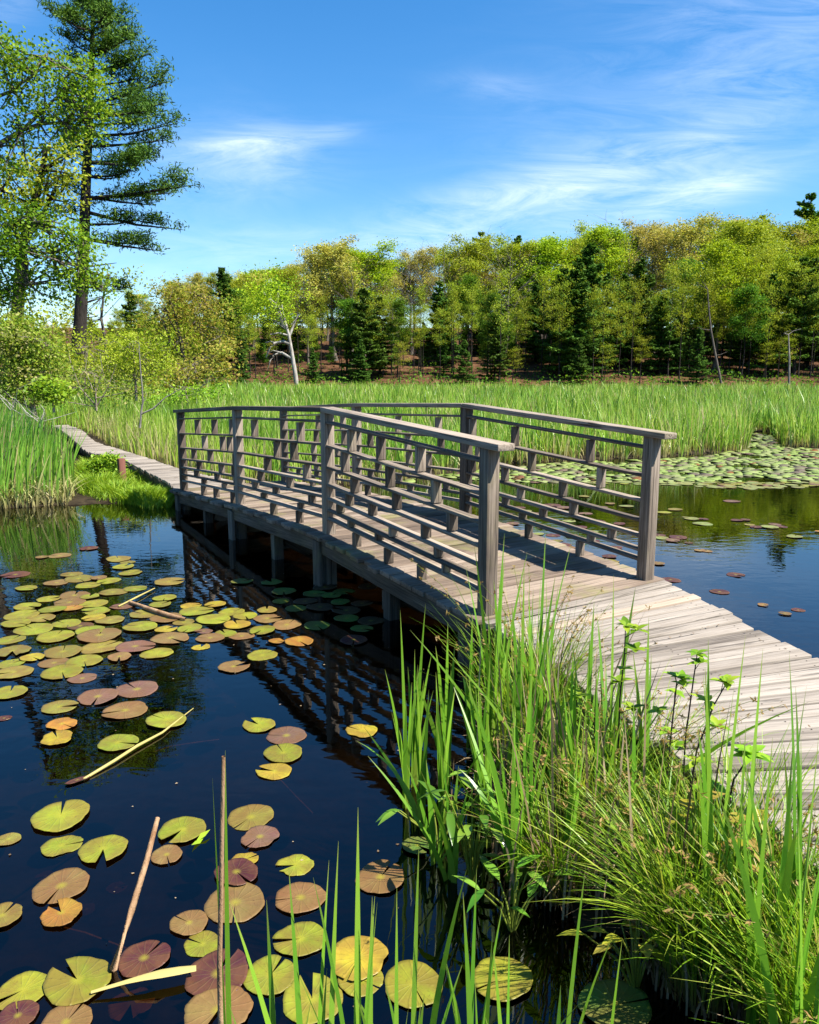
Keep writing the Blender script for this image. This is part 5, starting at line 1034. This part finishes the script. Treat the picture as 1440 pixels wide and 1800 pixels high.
def broad_leaf(A, p, d, up, L, W, rnd, bend=.3):
    d = np.array(d, float); d /= np.linalg.norm(d); s_ = np.cross(d, up); s_ /= np.linalg.norm(s_) + 1e-9; nrm = np.cross(s_, d)
    t = np.linspace(0, 1, 7); wv = W * np.sin(np.pi * np.clip(t, .02, .985) ** .8) * .5
    c = p + d * (t * L)[:, None] - nrm * (bend * L * t ** 2)[:, None]
    V = np.stack([c - s_ * wv[:, None] + nrm * wv[:, None] * .25, c, c + s_ * wv[:, None] + nrm * wv[:, None] * .25], 1).reshape(-1, 3)
    F = [(i * 3 + j, i * 3 + j + 1, i * 3 + j + 4, i * 3 + j + 3) for i in range(6) for j in range(2)]; A.add(V, F, rnd)
def sapling(pts, Y, label, whorls, L=.048, mat='brightbush', cat='sapling', name='leafy_sapling'):
    """slender woody stem with whorls of ovate leaves near its tip"""
    P0 = at(*pts[0], Y); P0[2] = .0; root = empty(name, P0); T, A = Acc(), Acc(); W = [np.zeros(3)] + [at(*p, Y) - P0 for p in pts[1:]]
    T.tube(W, np.linspace(.004, .0018, len(W)), 5)
    W = np.array(W); cum = np.r_[0, np.cumsum(np.linalg.norm(np.diff(W, axis=0), axis=1))]
    for f in whorls:
        c = np.array([np.interp(f * cum[-1], cum, W[:, k]) for k in range(3)]); a0 = random.uniform(0, 6.28); m_ = random.randint(5, 8)
        if f < .98:
            e = c + np.array([random.uniform(-.05, .05), random.uniform(-.05, .05), .03]); T.tube([c, e], [.002, .001], 4); c = e
        for k in range(m_):
            a = a0 + k * 6.28 / m_ + random.gauss(0, .3); broad_leaf(A, c, (math.cos(a), math.sin(a), random.uniform(.1, .9)), (0, 0, 1.), L * random.uniform(.7, 1.25), L * .55, random.random())
    T.build('stem', M['darkbark'], root, True); A.build('leaves', M[mat], root, True); tag(root, label, cat, 'saplings beside the walkway'); return root
sapling([(1085, 1400), (1090, 1230), (1098, 1150), (1100, 1100)], 2.75, 'upright sapling with pale green leaf whorls, leftmost against the planks', (.62, .72, .8, .88, .95, 1))
sapling([(1165, 1430), (1180, 1290), (1190, 1200), (1187, 1190)], 2.7, 'bushy sapling with dense leaf whorls left of the reddish-stemmed one', (.55, .65, .75, .85, .95, 1))
sapling([(1200, 1440), (1205, 1300), (1220, 1190), (1226, 1150)], 2.65, 'slender reddish-stemmed sapling topped by one leaf tuft before the planks', (.8, .93, 1))
sapling([(1190, 1420), (1225, 1320), (1255, 1240), (1278, 1200)], 2.5, 'slanting dark-stemmed sapling leaning right over the plank edge', (.6, .75, .85, .95, 1))
sapling([(1255, 1440), (1290, 1370), (1318, 1330), (1320, 1325)], 2.35, 'short sapling with three big leaves low in front of the planks', (.7, .98, 1), .065)
sapling([(1010, 1330), (1012, 1260), (1015, 1225)], 2.95, 'small green-leaved sapling deep in the tussock left of the upright one', (.7, .85, 1))
def herb(px, py, Y, n, label, L=.105, W=.03, mat='herb', hmax=.4, name='broadleaf_herb', cat='water plant'):
    P0 = at(px, py, Y); P0[2] = -.02; root = empty(name, P0); T, A = Acc(), Acc()
    for k in range(n):
        a = random.uniform(0, 6.28); e = np.array([math.cos(a) * random.uniform(.02, .17), math.sin(a) * random.uniform(.02, .17), random.uniform(.12, hmax)]); T.tube([np.zeros(3), e * np.array([.4, .4, .6]), e], [.004, .0035, .0025], 5)
        b = a + random.gauss(0, .8); broad_leaf(A, e, (math.cos(b), math.sin(b), random.uniform(-.2, .6)), (0, 0, 1.), L * random.uniform(.7, 1.3), W * random.uniform(.7, 1.3), random.random(), .35)
    T.build('stem', M['cattail'], root, True); A.build('leaves', M[mat], root, True); tag(root, label, cat)
herb(830, 1560, 2.55, 17, 'glossy lance-leaved water plant between cattail fans left of the tussock')
herb(770, 1480, 2.75, 5, 'few pale lance leaves reaching over the water at the tussock edge', hmax=.36)
herb(900, 1660, 2.3, 9, 'low lance-leaved water plant above the lone olive pad', hmax=.26)
herb(1240, 1600, 2.15, 26, 'yellowing three-leaved creeper tangled in the sedge below the planks', L=.075, W=.045, mat='yellowleaf', hmax=.5, name='creeper', cat='creeper')
herb(1120, 1700, 2.05, 12, 'small yellow-leaved creeper low on the front tussock', L=.06, W=.034, mat='yellowleaf', hmax=.3, name='creeper', cat='creeper')
herb(1270, 1520, 2.3, 7, 'broad green-leaved seedling beside the yellowing creeper', L=.09, W=.06, hmax=.42, name='broadleaf_herb', cat='seedling')

# grit and bits of dead leaf on the planks
n = 420; t_ = rng.random(n); u_ = rng.uniform(.04, .96, n); LL, RR2 = resample(smooth(left), 200), resample(smooth(right), 200); ii = (t_ * 150).astype(int); q = LL[ii] * (1 - u_)[:, None] + RR2[ii] * u_[:, None]; q[:, 2] += .006
A = Acc(); A.leaves(q, rng.uniform(.006, .03, n) * (.4 + .6 * rng.random(n)), rng.random(n) * .6, aspect=.5, up=4); tag(A.build('plank_litter', M['dead_stems'], None, True), 'crumbs of dead leaf and straw lying on the walkway planks', 'litter', kind='stuff')
# tiny floating bits on the near water
n = 500; x, y = rng.uniform(-6, .2, n), rng.uniform(1.8, 10, n); A = Acc(); A.leaves(np.stack([x, y, np.full(n, .004)], 1), rng.uniform(.004, .016, n), rng.random(n), aspect=.7, up=6)
tag(A.build('floating_bits', M['dead_stems'], None, True), 'tiny pale bits floating on the dark near water', 'debris', kind='stuff')

# ------------------------------------------------------------------ render settings
cy = sc.cycles
cy.max_bounces = 7; cy.diffuse_bounces = 3; cy.glossy_bounces = 3; cy.transmission_bounces = 3; cy.transparent_max_bounces = 8
cy.caustics_reflective = False; cy.caustics_refractive = False; cy.sample_clamp_indirect = 4
cy.use_denoising = True
try: cy.denoiser = 'OPENIMAGEDENOISE'
except Exception: pass
